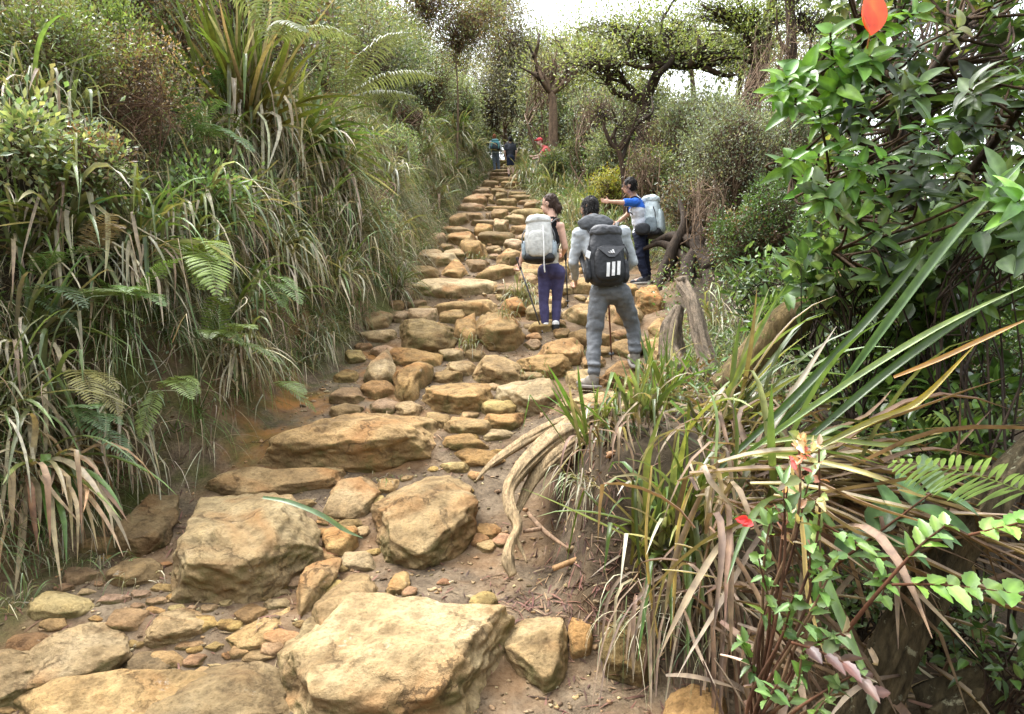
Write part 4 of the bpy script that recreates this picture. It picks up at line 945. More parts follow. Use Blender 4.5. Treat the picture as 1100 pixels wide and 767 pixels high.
# ------------------------------------------------------------------ right-hand plants
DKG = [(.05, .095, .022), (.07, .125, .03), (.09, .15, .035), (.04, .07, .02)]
PINKDRY = [(.25, .18, .13), (.34, .27, .2), (.21, .14, .1), (.15, .1, .075), (.42, .35, .27)]
b1 = at(722, 480, 3.25); b1[2] = terrain(b1[0], b1[1]) + .03
strap_clump(b1, 'big strap-leaf clump on the mud step with dead leaves hanging below', 100, (.4, .9), (.018, .03), axis=(.0, -.35, 1), spread=.5, droop=(.1, .9), pal=GREEN + [(.06, .11, .02)], dead=0, seed=101, basecol=(.14, .06, .025), tipw=.4, r=.1)
g = G(); rg = rng_of(7)
n = 80; P = b1 + np.stack([rg.uniform(-.22, .45, n), rg.uniform(-.3, -.02, n), rg.uniform(-.12, .05, n)], 1)
straps(g, P, np.stack([rg.normal(.05, .35, n), rg.uniform(-.6, -.1, n), rg.uniform(-.2, .7, n)], 1), rg.uniform(.35, .62, n) + .4 * (P[:, 0] > b1[0] - .02), rg.uniform(.008, .024, n), rg.uniform(2.5, 6, n), 9, pick(rg, PINKDRY, n, .35), pick(rg, PINKDRY, n, .35), .35, .5, 'strap', rg, wob=.2)
n = 80; P = b1 + np.stack([rg.uniform(-.3, .3, n), rg.uniform(-.35, -.05, n), rg.uniform(-.25, 0, n)], 1)
c = pick(rg, OLIVE + STRAW, n, .3)
straps(g, P, np.stack([rg.normal(-.2, .45, n), rg.uniform(-.6, -.1, n), rg.uniform(-.2, .5, n)], 1), rg.uniform(.25, .55, n), rg.uniform(.004, .007, n), rg.uniform(1.5, 4, n), 8, c * .8, c, None, .2, 'grass', rg, wob=.15)
tag(g.build('dead_leaf_skirt', M_DRY, origin=b1), 'skirt of dead brown and straw leaves hanging down the mud step under the strap-leaf clump', 'dead leaves')
strap_clump(at(770, 470, 3.05), 'strap-leaf clump with stiff dark leaves pointing up right, beside the big skirted clump', 34, (.4, .8), (.02, .032), axis=(.45, -.15, .9), spread=.5, droop=(.0, .7), pal=DKG + GREEN, dead=1.0, seed=102, basecol=(.13, .05, .02), deadpal=PINKDRY, r=.08)
strap_clump(at(716, 440, 4.5), 'upright fresh green strap-leaf tuft standing by the boots of the man in the grey jacket', 18, (.3, .6), (.02, .03), axis=(-.05, -.1, 1), spread=.35, droop=(0, .4), pal=[(.09, .16, .03), (.07, .13, .03)], dead=.3, seed=103, basecol=(.14, .06, .03))
strap_clump(at(640, 480, 3.5), 'small strap-leaf tuft arching over the pale root', 12, (.3, .55), (.016, .024), axis=(-.35, -.3, .9), spread=.4, droop=(.1, .8), pal=[(.1, .2, .04), (.06, .12, .025)], dead=.8, seed=104, deadpal=PINKDRY)
strap_clump(at(800, 545, 2.45), 'broad-leaved strap plant in the right foreground with long arching leaves', 26, (.4, .8), (.022, .036), axis=(.35, -.1, .8), spread=.75, droop=(.2, 1.0), pal=DKG + GREEN, dead=1.6, seed=105, deadpal=PINKDRY, r=.1, ddroop=(.8, 2.2))
strap_clump(at(655, 462, 4.0), 'low green strap tuft on the mud step behind the skirted clump', 30, (.25, .5), (.012, .02), axis=(-.1, -.4, 1), spread=.6, droop=(.3, 1.2), pal=GREEN, dead=.8, seed=106, deadpal=PINKDRY)
strap_clump(at(628, 520, 3.75), 'sparse grass tuft growing out of the mud face beside the root', 20, (.2, .4), (.006, .01), axis=(-.4, -.7, .6), spread=.6, droop=(.8, 2), pal=OLIVE, dead=1, seed=107)
strap_clump(at(690, 455, 3.8), 'leafy strap tuft between the skirted clump and the boots of the man in grey', 34, (.3, .6), (.014, .024), axis=(0, -.3, 1), spread=.6, droop=(.2, 1), pal=GREEN, dead=.8, seed=108, deadpal=PINKDRY)
for i, (px, py, n, lab) in enumerate([(35, 600, 30, 'mossy grass tuft on the dark earth at the lower left edge'), (95, 612, 22, 'short weedy tuft below the hanging tan straps'), (15, 655, 26, 'low green tuft at the left edge above the long ochre slab'), (140, 625, 14, 'sparse sprout of grass beside the brown blocky rock')]):
    strap_clump(hit(px, py), lab, n, (.12, .3), (.004, .009), spread=.9, droop=(.6, 2), pal=GREEN + OLIVE, dead=.8, seed=120 + i, r=.07)
# long leaves sweeping to the right
LONG = [
 ([(795, 492, 2.3), (850, 452, 2.2), (930, 398, 2.1), (1010, 350, 2.0), (1112, 302, 1.85)], .034, (.06, .11, .025), (.34, .44, .24), 'very long pale green leaf sweeping up to the right edge'),
 ([(770, 505, 2.5), (850, 430, 2.45), (930, 345, 2.4), (980, 285, 2.35), (1003, 244, 2.3)], .05, (.03, .06, .012), (.06, .12, .025), 'broad dark strap leaf rising steeply behind the long pale one'),
 ([(800, 500, 2.5), (840, 455, 2.5), (875, 415, 2.5), (890, 385, 2.5)], .045, (.05, .1, .02), (.06, .12, .02), 'short broad green leaf below the steep dark strap leaf'),
 ([(865, 488, 2.2), (930, 455, 2.15), (985, 432, 2.1), (1046, 372, 2.05)], .036, (.1, .12, .025), (.42, .3, .05), 'yellow-ochre strap leaf crossing under the long pale one'),
 ([(960, 405, 2.0), (1010, 385, 1.95), (1060, 362, 1.9), (1110, 340, 1.85)], .026, (.3, .15, .06), (.42, .24, .1), 'orange-brown dry strap leaf at the right edge'),
 ([(870, 470, 2.4), (940, 410, 2.4), (1000, 365, 2.35), (1060, 328, 2.3)], .05, (.035, .07, .015), (.05, .1, .02), 'dark strap leaf running under the long pale one'),
 ([(900, 420, 2.35), (950, 350, 2.25), (1015, 264, 2.15), (1060, 212, 2.1), (1112, 160, 2.05)], .05, (.07, .13, .06), (.16, .25, .15), 'broad blue-green blade at the right edge above the long leaves'),
 ([(835, 500, 2.1), (862, 560, 1.95), (890, 630, 1.85), (915, 690, 1.8), (945, 755, 1.75)], .042, (.1, .17, .08), (.2, .3, .17), 'pale green strap leaf hanging down through the red-stemmed shrub'),
 ([(850, 505, 2.3), (880, 545, 2.2), (915, 595, 2.1), (955, 640, 2.05)], .034, (.16, .26, .12), (.2, .3, .15), 'light green strap leaf slanting down to the lichen trunk'),
 ([(850, 500, 1.95), (862, 570, 1.9), (868, 640, 1.85), (888, 712, 1.8)], .02, (.36, .25, .13), (.46, .35, .2), 'straw-coloured dead leaf hanging beside the red-stemmed shrub'),
 ([(720, 430, 3.1), (760, 470, 3.0), (800, 540, 2.7), (790, 560, 2.6)], .034, (.12, .2, .05), (.2, .28, .08), 'curved bright leaf folding over the skirted clump'),
 ([(795, 488, 2.4), (860, 492, 2.2), (930, 508, 2.0), (985, 530, 1.95)], .03, (.2, .22, .09), (.36, .27, .15), 'flat olive leaf with a dry tip lying to the right'),
 ([(805, 478, 2.4), (870, 470, 2.3), (960, 478, 2.2), (1010, 468, 2.15)], .03, (.14, .17, .06), (.2, .24, .09), 'level green strap leaf pointing right above the fern frond'),
 ([(752, 500, 2.7), (730, 560, 2.7), (724, 640, 2.75), (720, 700, 2.9)], .024, (.4, .29, .17), (.48, .37, .24), 'long straw-coloured dead leaf hanging in front of the skirted clump'),
 ([(700, 500, 2.9), (694, 580, 2.85), (702, 660, 2.9), (712, 705, 3.0)], .02, (.36, .25, .14), (.42, .3, .18), 'brown dead leaf hanging straight down over the mud step'),
]
for pts, w_, c0, c1, lab in LONG:
    g = G(); ribbon(g, pts, w_ * .6, np.asarray(c0) * (1.25, 1.3, .9), np.asarray(c1) * (1, 1, .8), .45); v = np.concatenate(g.v)
    tag(g.build('strap_leaf', M_LEAF, origin=v[0]), lab, 'leaf')
def dry_heap(name, lab, cx, cy, Y, sx, sy, sy_, n, dirx, seed, L=(.4, .9)):
    rg = rng_of(seed); g = G(); c0 = at(cx, cy, Y)
    P = c0 + np.stack([rg.normal(0, sx, n), rg.normal(0, sy, n), rg.normal(0, sy_, n)], 1)
    straps(g, P, np.stack([dirx + rg.normal(0, .4, n), rg.normal(-.15, .4, n), rg.normal(0, .22, n)], 1), rg.uniform(*L, n), rg.uniform(.012, .032, n), rg.uniform(.1, .6, n), 7, pick(rg, PINKDRY + BROWN, n, .35), pick(rg, PINKDRY + BROWN, n, .35), .4, .3, 'strap', rg, wob=.15)
    tag(g.build('dead_leaves', M_DRY, origin=c0), kind='stuff')
dry_heap('dead_leaf_heap', 'heap of long brown dead leaves lying under the long sweeping leaves', 850, 515, 2.35, .18, .14, .05, 90, 1.0, 31)
dry_heap('dead_leaf_heap', 'thin scatter of brown dead leaves around the foot of the weathered stump', 790, 425, 4.4, .5, .35, .04, 70, .6, 32, (.3, .7))
dry_heap('dead_leaf_heap', 'dark brown dead leaves between the fern frond and the lichen trunk', 950, 560, 2.3, .25, .15, .08, 60, .6, 33)
dry_heap('dead_leaf_heap', 'loose brown dead leaves on the dark soil at the bottom right corner', 960, 720, 2.45, .4, .25, .06, 90, .3, 34, (.15, .5))
dry_heap('dead_leaf_heap', 'dry leaf scraps caught behind the red-stemmed shrub', 850, 660, 2.5, .25, .2, .12, 60, .2, 35, (.15, .45))
# red-stemmed shrub in the foreground
def red_shrub():
    rg = rng_of(41); base = at(812, 762, 1.85); base[2] -= .12
    t = thing('red_stemmed_shrub', 'red-stemmed shrub with small toothed green and pink leaves in the right foreground', 'shrub', base)
    gs = G(); gl = G()
    tips = [(858, 470, 1.7), (880, 478, 1.72), (842, 520, 1.68), (830, 545, 1.72), (815, 600, 1.7), (870, 585, 1.66), (900, 600, 1.64), (852, 640, 1.64), (820, 660, 1.75), (880, 560, 1.75), (905, 680, 1.6), (925, 720, 1.58), (862, 700, 1.65), (800, 690, 1.8), (835, 735, 1.7), (895, 740, 1.6), (848, 500, 1.76), (868, 520, 1.7)]
    for i, tp in enumerate(tips):
        e = at(*tp); m1 = base + (e - base) * .35 + rg.normal(0, .03, 3); m2 = base + (e - base) * .72 + rg.normal(0, .025, 3)
        P_, R_ = tube(gs, [base + rg.normal(0, .025, 3), m1, m2, e], [.006, .005, .0038, .002], 6, (.75, .5, .4) if i % 3 else (1.2, 1.0, .8), .1, i, 6)
        ks = np.arange(len(P_) // 2 + 2 + (i % 3) * 2, len(P_)); n = len(ks) * 2
        Q = np.repeat(P_[ks], 2, 0); D = rg.normal(0, 1, (n, 3)) + nrm(e - m2) * .7 + [0, -.25, .15]
        pal = [(.13, .23, .06), (.17, .28, .1), (.09, .16, .05), (.2, .3, .12)]
        if i in (0, 1, 16): pal = [(.4, .2, .14), (.42, .32, .18), (.26, .33, .14), (.5, .38, .25)]
        if i in (2, 5, 10, 11): pal = pal * 2 + [(.36, .16, .13), (.34, .26, .2)]
        broad_leaves(gl, Q, D, UP + rg.normal(0, .5, (n, 3)) + [0, -.5, 0], rg.uniform(.022, .062, n), rg.uniform(.014, .032, n), pick(rg, pal, n, .35), rg, .35, .18, 8, .7, teeth=.22)
    gs.build('stems', M_TWIG, t); gl.build('leaves', M_LEAF, t)
    g = G(); P = at(806, 560, 1.68) + rg.normal(0, .003, (3, 3))
    broad_leaves(g, P, np.array([[-.9, -.2, .3], [-.6, -.3, -.1], [-.8, -.1, 0]]), np.array([[0, -1, .5]] * 3), np.array([.034, .03, .028]), np.array([.024, .02, .02]), np.array([[.62, .06, .06]] * 3), rg, .5, .3)
    g.build('young_red_leaves', M_LEAF, t)
    g = G(); P = np.stack([at(866 + rg.normal(0, 8), 488 + rg.normal(0, 10), 1.68) for _ in range(26)]); n = 26
    broad_leaves(g, P, rg.normal(0, 1, (n, 3)) + [0, 0, .5], rg.normal(0, 1, (n, 3)) + [0, -.5, .5], rg.uniform(.015, .035, n), rg.uniform(.007, .014, n), pick(rg, [(.65, .3, .2), (.7, .42, .25), (.6, .15, .15), (.45, .4, .2)], n), rg, .4, .2)
    g.build('shoot_leaves', M_LEAF, t)
red_shrub()
def sprig(lab, path, r, n, L, W, pal, seed, name='leafy_sprig', teeth=.2, mat=None, per=2, lean=(0, -.3, .5), curl=.35, stemcol=(.6, .35, .25), start=.2, spread=1.0, shape=.7, norm=(0, -.4, 1)):
    rg = rng_of(seed); P = px_path(path); t = thing(name, lab, 'plant', P[0]); gs = G(); gl = G()
    Q, R = tube(gs, P, np.linspace(r, r * .35, len(P)), 6, stemcol, .1, seed, 8)
    S = np.linspace(start, 1, n); C = np.stack([np.interp(S * (len(Q) - 1), np.arange(len(Q)), Q[:, i]) for i in range(3)], 1)
    T = nrm(np.gradient(Q, axis=0)); TT = np.stack([np.interp(S * (len(Q) - 1), np.arange(len(Q)), T[:, i]) for i in range(3)], 1)
    nn = np.asarray(norm, float); sd = nrm(np.cross(TT, nn))
    for k in range(per):
        sg = (-1) ** k
        D = sd * sg * spread + TT * .6 + rg.normal(0, .25, (n, 3)) + np.asarray(lean) * .3
        broad_leaves(gl, C, D, nn + rg.normal(0, .25, (n, 3)), L * rg.uniform(.75, 1.2, n) * (.7 + .5 * np.sin(S * 2.6)), W * rg.uniform(.8, 1.2, n), pick(rg, pal, n, .22), rg, curl, .18, 8, shape, teeth=teeth)
    gs.build('stem', M_TWIG, t); gl.build('leaves', mat or M_LEAF, t)
LIME = [(.17, .3, .06), (.22, .36, .09), (.12, .22, .05)]
sprig('sprig of bright toothed leaves reaching right over the lichen trunk', [(958, 628, 1.62), (1000, 628, 1.58), (1050, 632, 1.55), (1105, 640, 1.5)], .004, 7, .055, .036, LIME, 51)
sprig('upper sprig of toothed leaves at the right edge', [(1040, 575, 1.6), (1070, 568, 1.57), (1100, 560, 1.53), (1130, 550, 1.5)], .004, 7, .055, .034, LIME, 52)
sprig('thin sprig with serrated yellow-green leaves in front of the lichen trunk', [(880, 560, 1.75), (905, 575, 1.72), (930, 590, 1.7), (952, 612, 1.68), (948, 640, 1.66)], .004, 9, .045, .026, LIME, 53)
sprig('brown twig with a few green leaves crossing the lichen trunk', [(900, 690, 1.7), (940, 640, 1.65), (985, 590, 1.62), (1015, 565, 1.6)], .006, 5, .055, .03, LIME + [(.14, .2, .1)], 54, start=.6)
sprig('purple-tinged leaves hanging low in the right corner', [(850, 690, 1.62), (880, 700, 1.6), (910, 715, 1.58), (935, 745, 1.56)], .004, 5, .06, .028, [(.08, .07, .045), (.07, .1, .04), (.11, .06, .05)], 55)
sprig('broad glossy dark leaves in the hollow beside the lichen trunk', [(880, 620, 2.1), (920, 590, 2.05), (960, 560, 2.0), (1000, 530, 2.0)], .006, 6, .15, .075, [(.05, .1, .04), (.08, .14, .06)], 56, teeth=0, mat=M_GLOSS)
# fern fronds on the right
for i, (bp, D, L, dr, col, lab, side) in enumerate([
    ((1118, 535, 1.85), (-1, .05, .42), .42, .25, (.2, .3, .15), 'large pale green fern frond at the right edge above the lichen trunk', (0, -.75, .65)),
    ((1125, 440, 2.6), (-1, .1, .1), .5, .3, (.2, .26, .12), 'small fern frond in the shade under the orange-brown leaf', (0, -.8, .6)),
    ((880, 345, 4.0), (-.75, -.2, .5), .5, .6, (.1, .16, .06), 'dark fern arching left behind the mossy trunk', (0, -.8, .6))]):
    b = at(*bp); t = thing('fern', lab, 'fern', b)
    frond_mesh(b, D, L, dr, .62, col, rng_of(60 + i), 20, .3, np.array(side)).build('frond', M_LEAF, t)
# glossy broad-leaved tree at the upper right
def glossy_tree():
    rg = rng_of(70)
    tp = px_path([(1000, 420, 3.4), (992, 330, 3.3), (982, 240, 3.2), (965, 150, 3.1), (952, 90, 3.0)])
    tp[0][2] = terrain(tp[0][0], tp[0][1]) - .1
    t = thing('glossy_leaved_tree', 'glossy broad-leaved tree overhanging the trail at the upper right', 'tree', tp[0])
    gt = G(); gl = G(); gy = G()
    TP, TR = tube(gt, tp, [.06, .05, .045, .035, .025], 10, (1, 1, 1), .2, 3, 8)
    limbs = [[(985, 250, 3.2), (1030, 200, 3.0), (1070, 150, 2.8), (1110, 100, 2.6)], [(980, 230, 3.2), (930, 160, 2.9), (890, 110, 2.75), (850, 85, 2.6)], [(990, 280, 3.3), (930, 240, 3.0), (890, 220, 2.9), (850, 190, 2.8)], [(1000, 320, 3.3), (1050, 290, 3.0), (1100, 260, 2.8)], [(955, 110, 3.05), (935, 60, 2.8), (920, 20, 2.6)], [(960, 140, 3.1), (1000, 80, 2.9), (1040, 20, 2.7)], [(995, 300, 3.3), (940, 300, 3.1), (895, 270, 3.0)]]
    LP = [TP]; LR = [TR]
    for i, l in enumerate(limbs):
        a, b = tube(gt, px_path(l), np.linspace(.03, .012, len(l)), 8, (1, 1, 1), .2, i, 6); LP.append(a); LR.append(b)
    AP = np.concatenate(LP); AR = np.concatenate(LR)
    fixed = [(892, 35, 2.3), (905, 60, 2.35), (845, 82, 2.3), (868, 75, 2.35), (836, 95, 2.4), (855, 105, 2.35), (880, 118, 2.4), (935, 60, 2.3), (925, 72, 2.3), (950, 20, 2.3), (985, 12, 2.3), (905, 160, 2.5), (880, 165, 2.45), (925, 175, 2.4), (950, 170, 2.4), (915, 200, 2.5), (945, 205, 2.45), (1075, 200, 2.1), (1095, 215, 2.0), (870, 190, 2.55), (850, 170, 2.6), (1000, 130, 2.3), (900, 95, 2.35)]
    tips = [at(*p) for p in fixed]; cls = [0] * len(fixed)
    while len(tips) < 330:
        px = rg.uniform(845, 1130); py = rg.uniform(-60, 335); Y = rg.uniform(2.35, 4.3)
        lim = np.interp(py, [-60, 20, 90, 130, 220, 340], [885, 890, 850, 870, 865, 880])
        if px < lim + rg.exponential(14) or (py > 230 and rg.random() < .45): continue
        tips.append(at(px, py, Y)); cls.append(1 if rg.random() < .8 else 2)
    for e, cl in zip(tips, cls):
        d = np.linalg.norm(AP - e, axis=1) + (AP[:, 2] > e[2]) * .15; k = int(np.argmin(d)); a = AP[k]
        mid = (a + e) / 2 + rg.normal(0, .05, 3) - [0, 0, .04]
        tube(gt, [a, mid, e], [min(AR[k] * .5, .008), .006, .004], 5, (1.5, 1.3, 1.0), .1, k, 4)
        ax = nrm(nrm(e - mid) * .7 + UP * .6 + [-.1, -.25, 0] + rg.normal(0, .2, 3))
        n = rg.integers(7, 13); u = nrm(np.cross(ax, rg.normal(0, 1, 3))); w = np.cross(ax, u); az = np.arange(n) * 2.4 + rg.uniform(0, 6)
        el = np.linspace(-.25, .75, n) + rg.normal(0, .12, n)
        D = (np.cos(az) * np.cos(el))[:, None] * u + (np.sin(az) * np.cos(el))[:, None] * w + np.sin(el)[:, None] * ax
        P = e - ax * np.linspace(.06, 0, n)[:, None]
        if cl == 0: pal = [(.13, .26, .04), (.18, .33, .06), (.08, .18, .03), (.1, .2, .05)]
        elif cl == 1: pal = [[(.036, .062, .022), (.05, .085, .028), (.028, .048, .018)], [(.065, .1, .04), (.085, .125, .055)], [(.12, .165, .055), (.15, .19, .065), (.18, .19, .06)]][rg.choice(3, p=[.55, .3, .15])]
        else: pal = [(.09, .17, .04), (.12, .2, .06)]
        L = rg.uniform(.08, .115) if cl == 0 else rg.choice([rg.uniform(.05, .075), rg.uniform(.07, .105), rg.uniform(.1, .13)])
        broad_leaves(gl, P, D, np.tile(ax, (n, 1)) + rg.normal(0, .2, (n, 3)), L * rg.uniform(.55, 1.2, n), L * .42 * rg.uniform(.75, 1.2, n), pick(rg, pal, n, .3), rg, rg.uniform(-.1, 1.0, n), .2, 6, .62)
    gt.build('trunk', M_BARK, t); gl.build('crown', M_GLOSS, t)
    e = at(938, 18, 2.2); tube(gy, [at(930, 60, 2.35), e], [.003, .002], 5, (.6, .3, .2))
    broad_leaves(gy, np.tile(at(936, 38, 2.2), (2, 1)), np.array([[.05, -.1, 1], [-.15, -.1, 1]]), np.array([[0, -1, .1], [.2, -1, 0]]), np.array([.16, .12]), np.array([.085, .05]), np.array([[.75, .1, .03], [.8, .2, .05]]), rng_of(3), .3, .15, 8, .8)
    gy.build('red_leaf', M_LEAF, t)
glossy_tree()
# leafy undergrowth of the right side
MID = [(.08, .14, .05), (.12, .19, .08), (.055, .095, .035), (.17, .24, .12)]
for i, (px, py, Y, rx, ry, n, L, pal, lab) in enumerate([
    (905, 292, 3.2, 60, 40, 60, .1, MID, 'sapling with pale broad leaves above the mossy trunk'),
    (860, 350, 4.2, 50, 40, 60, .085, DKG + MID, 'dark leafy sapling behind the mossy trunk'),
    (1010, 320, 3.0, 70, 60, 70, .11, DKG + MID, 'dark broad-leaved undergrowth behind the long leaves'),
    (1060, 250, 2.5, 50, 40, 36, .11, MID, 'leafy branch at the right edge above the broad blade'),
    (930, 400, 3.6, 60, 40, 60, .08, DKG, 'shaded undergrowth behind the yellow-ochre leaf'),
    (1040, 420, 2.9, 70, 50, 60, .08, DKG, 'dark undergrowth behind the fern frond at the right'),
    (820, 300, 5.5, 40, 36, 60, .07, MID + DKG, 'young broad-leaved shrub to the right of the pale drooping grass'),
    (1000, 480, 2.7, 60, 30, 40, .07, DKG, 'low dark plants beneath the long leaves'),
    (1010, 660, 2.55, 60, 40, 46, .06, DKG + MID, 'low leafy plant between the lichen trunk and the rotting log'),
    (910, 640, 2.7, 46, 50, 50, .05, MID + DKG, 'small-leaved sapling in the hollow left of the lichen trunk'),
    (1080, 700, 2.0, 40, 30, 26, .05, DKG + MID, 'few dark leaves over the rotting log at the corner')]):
    c = at(px, py, Y); k = Y / FPX; b = np.array([c[0] + .1, c[1] + .1, float(terrain(c[0] + .1, c[1] + .1))])
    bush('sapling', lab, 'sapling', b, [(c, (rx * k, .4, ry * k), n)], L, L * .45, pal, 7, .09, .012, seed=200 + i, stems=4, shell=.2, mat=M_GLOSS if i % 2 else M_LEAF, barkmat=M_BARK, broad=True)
# grasses right of the trail
RC = [
 (772, 322, 7.2, 60, (.5, .95), (.012, .018), 'pale drooping grass clump behind the weathered stump', dict(droop=(.8, 1.8), pal=[(.18, .22, .1), (.13, .18, .06), (.26, .27, .15)], dead=.5)),
 (760, 365, 5.9, 40, (.3, .5), (.008, .012), 'small green grass tuft at the foot of the weathered stump', dict(droop=(.8, 1.8), pal=GREEN + [(.12, .2, .04)], dead=.2)),
 (545, 345, 8.0, 26, (.2, .35), (.006, .009), 'grass tuft growing on the squared riser stone', dict(droop=(.8, 2), pal=[(.12, .18, .05), (.2, .22, .09)], dead=.4)),
 (505, 372, 7.7, 22, (.15, .3), (.006, .009), 'grass tuft growing at the foot of the pointed ochre stone', dict(droop=(.8, 2), pal=[(.12, .18, .05), (.2, .22, .09)], dead=.4)),
 (558, 300, 9.2, 50, (.35, .6), (.009, .014), 'spiky grass clump on the steps left of the walking pole', dict(droop=(.6, 1.7), pal=[(.14, .18, .07), (.22, .24, .12)], dead=.5)),
 (575, 325, 8.6, 36, (.3, .5), (.008, .012), 'low grass clump behind the legs of the woman', dict(droop=(.8, 1.8), pal=OLIVE, dead=.6)),
 (512, 282, 11.5, 30, (.2, .35), (.01, .014), 'green tuft below the pyramid-shaped stone', dict(droop=(.8, 1.8), pal=[(.12, .18, .05)], dead=.2)),
 (570, 408, 6.2, 20, (.14, .26), (.005, .008), 'grass tuft between the rounded boulder and the broad stone', dict(droop=(.8, 2), pal=[(.14, .2, .05)], dead=.4)),
 (600, 405, 6.1, 20, (.14, .26), (.005, .008), 'grass tuft beside the lower foot of the man in the grey jacket', dict(droop=(.8, 2), pal=[(.14, .2, .05)], dead=.4)),
 (413, 520, 4.4, 14, (.06, .12), (.004, .006), 'tiny grass sprout between the squarish rock and the broad flat stone', dict(droop=(.5, 1.5), pal=[(.12, .2, .04)], dead=0)),
 (620, 385, 6.9, 20, (.15, .28), (.006, .009), 'grass tuft beside the rear leg of the man in the grey jacket', dict(droop=(.8, 2), pal=[(.14, .2, .05)], dead=.4)),
 (640, 205, 17, 60, (.9, 1.6), (.03, .045), 'bright green strap-leaf clump on the slope behind the man in grey', dict(droop=(.3, 1.2), pal=[(.12, .18, .04), (.1, .15, .035), (.18, .22, .07)], dead=.4)),
 (597, 192, 21, 60, (.9, 1.35), (.035, .05), 'strap-leaf clump at the right edge of the upper steps', dict(droop=(.4, 1.3), pal=[(.12, .17, .05), (.17, .2, .08)], dead=.5)),
 (585, 205, 22, 44, (.5, .9), (.03, .045), 'olive grass clump spilling onto the upper steps from the right', dict(droop=(.6, 1.6), pal=OLIVE, dead=.5)),
 (622, 230, 14, 50, (.7, 1.2), (.022, .032), 'olive strap clump between the woman and the man in grey', dict(droop=(.4, 1.3), pal=OLIVE, dead=.5)),
 (600, 225, 16.5, 40, (.6, 1.0), (.022, .032), 'grass clump behind the head of the woman', dict(droop=(.5, 1.4), pal=OLIVE + GREEN, dead=.5)),
 (660, 225, 13.5, 40, (.6, 1.0), (.02, .03), 'grass clump under the outstretched arm of the man in blue', dict(droop=(.5, 1.4), pal=OLIVE + GREEN, dead=.5)),
 (568, 188, 26, 50, (1, 1.5), (.045, .06), 'pale grass clump beside the far walker in shorts', dict(droop=(.6, 1.6), pal=OLIVE + GREYG, dead=.6)),
 (620, 175, 25, 50, (1.2, 2.0), (.045, .06), 'strap-leaf clump below the far person in red', dict(droop=(.4, 1.3), pal=OLIVE + GREEN, dead=.4)),
 (650, 178, 22, 50, (1.0, 1.8), (.04, .05), 'yellowish strap-leaf clump on the right slope', dict(droop=(.4, 1.3), pal=[(.2, .22, .07), (.14, .18, .05)], dead=.5)),
 (560, 165, 33, 50, (1.4, 2.0), (.06, .08), 'grassy clump at the crest of the steps', dict(droop=(.6, 1.6), pal=GREYG + OLIVE, dead=.5)),
 (805, 335, 6.5, 34, (.35, .6), (.008, .014), 'dark green grass tuft right of the pale drooping grass', dict(droop=(.6, 1.6), pal=GREEN, dead=.5)),
 (720, 405, 5.2, 26, (.25, .5), (.01, .016), 'grass tuft in front of the ochre rock right of the raised foot', dict(droop=(.3, 1.0), pal=GREEN, dead=.5)),
]
for i, (px, py, Y, n, L, W, lab, o) in enumerate(RC):
    x = (px - CX) / FPX * Y
    b = hit(px, py) if i in (2, 3, 6, 7, 8, 9, 10) else np.array([x, Y, float(terrain(x, Y))])
    if i in (2, 3): b = at(px, py, b[1] - .35)
    strap_clump(b, lab, n, L, W, seed=300 + i, spread=.75, r=.06 * max(1, Y / 8), **o)
def right_fill():
    rg = rng_of(91); g = G(); n0 = 3400
    y = 5.0 + 31 * rg.random(n0) ** 1.1; e = rg.exponential(1.6, n0) + .1; e = np.where((y > 7) & (y < 10.6), e + 1.0, e); x = xright(y) + e; z = terrain(x, y)
    P0 = np.stack([x, y, z], 1); m = rg.integers(6, 13, n0); ti = np.repeat(np.arange(n0), m); N = len(ti)
    s = np.maximum(1, y / 8)[ti]; P = P0[ti] + rg.normal(0, .05, (N, 3)); mix_ = rg.random(n0)[ti]
    c = np.where((mix_ < .25)[:, None], pick(rg, STRAW, N), np.where((mix_ < .7)[:, None], pick(rg, OLIVE, N), pick(rg, GREEN, N)))
    straps(g, P, rg.normal(0, .6, (N, 3)) + UP, rg.uniform(.2, .6, N) * np.minimum(s, 1.6), rg.uniform(.006, .011, N) * s, rg.uniform(.4, 1.6, N), 5, c * .75, c, None, .2, 'grass', rg, wob=.12)
    tag(g.build('undergrowth_grass', M_LEAF), kind='stuff')
    g = G(); n = 20000; y = 3.4 + 30 * rg.random(n) ** 1.5; e = rg.exponential(2.2, n) + .15; x = xright(y) + e; P = np.stack([x, y, terrain(x, y) + rg.uniform(.01, .4, n)], 1); s = np.maximum(1, y / 9)
    small_leaves(g, P, rg.normal(0, 1, (n, 3)) + [-.2, -.2, .3], rg.uniform(.03, .07, n) * s, rg.uniform(.015, .03, n) * s, pick(rg, GREEN + OLIVE + BROWN + MID, n, .35), rg)
    tag(g.build('undergrowth', M_LEAF, smooth=False), kind='stuff')
right_fill()
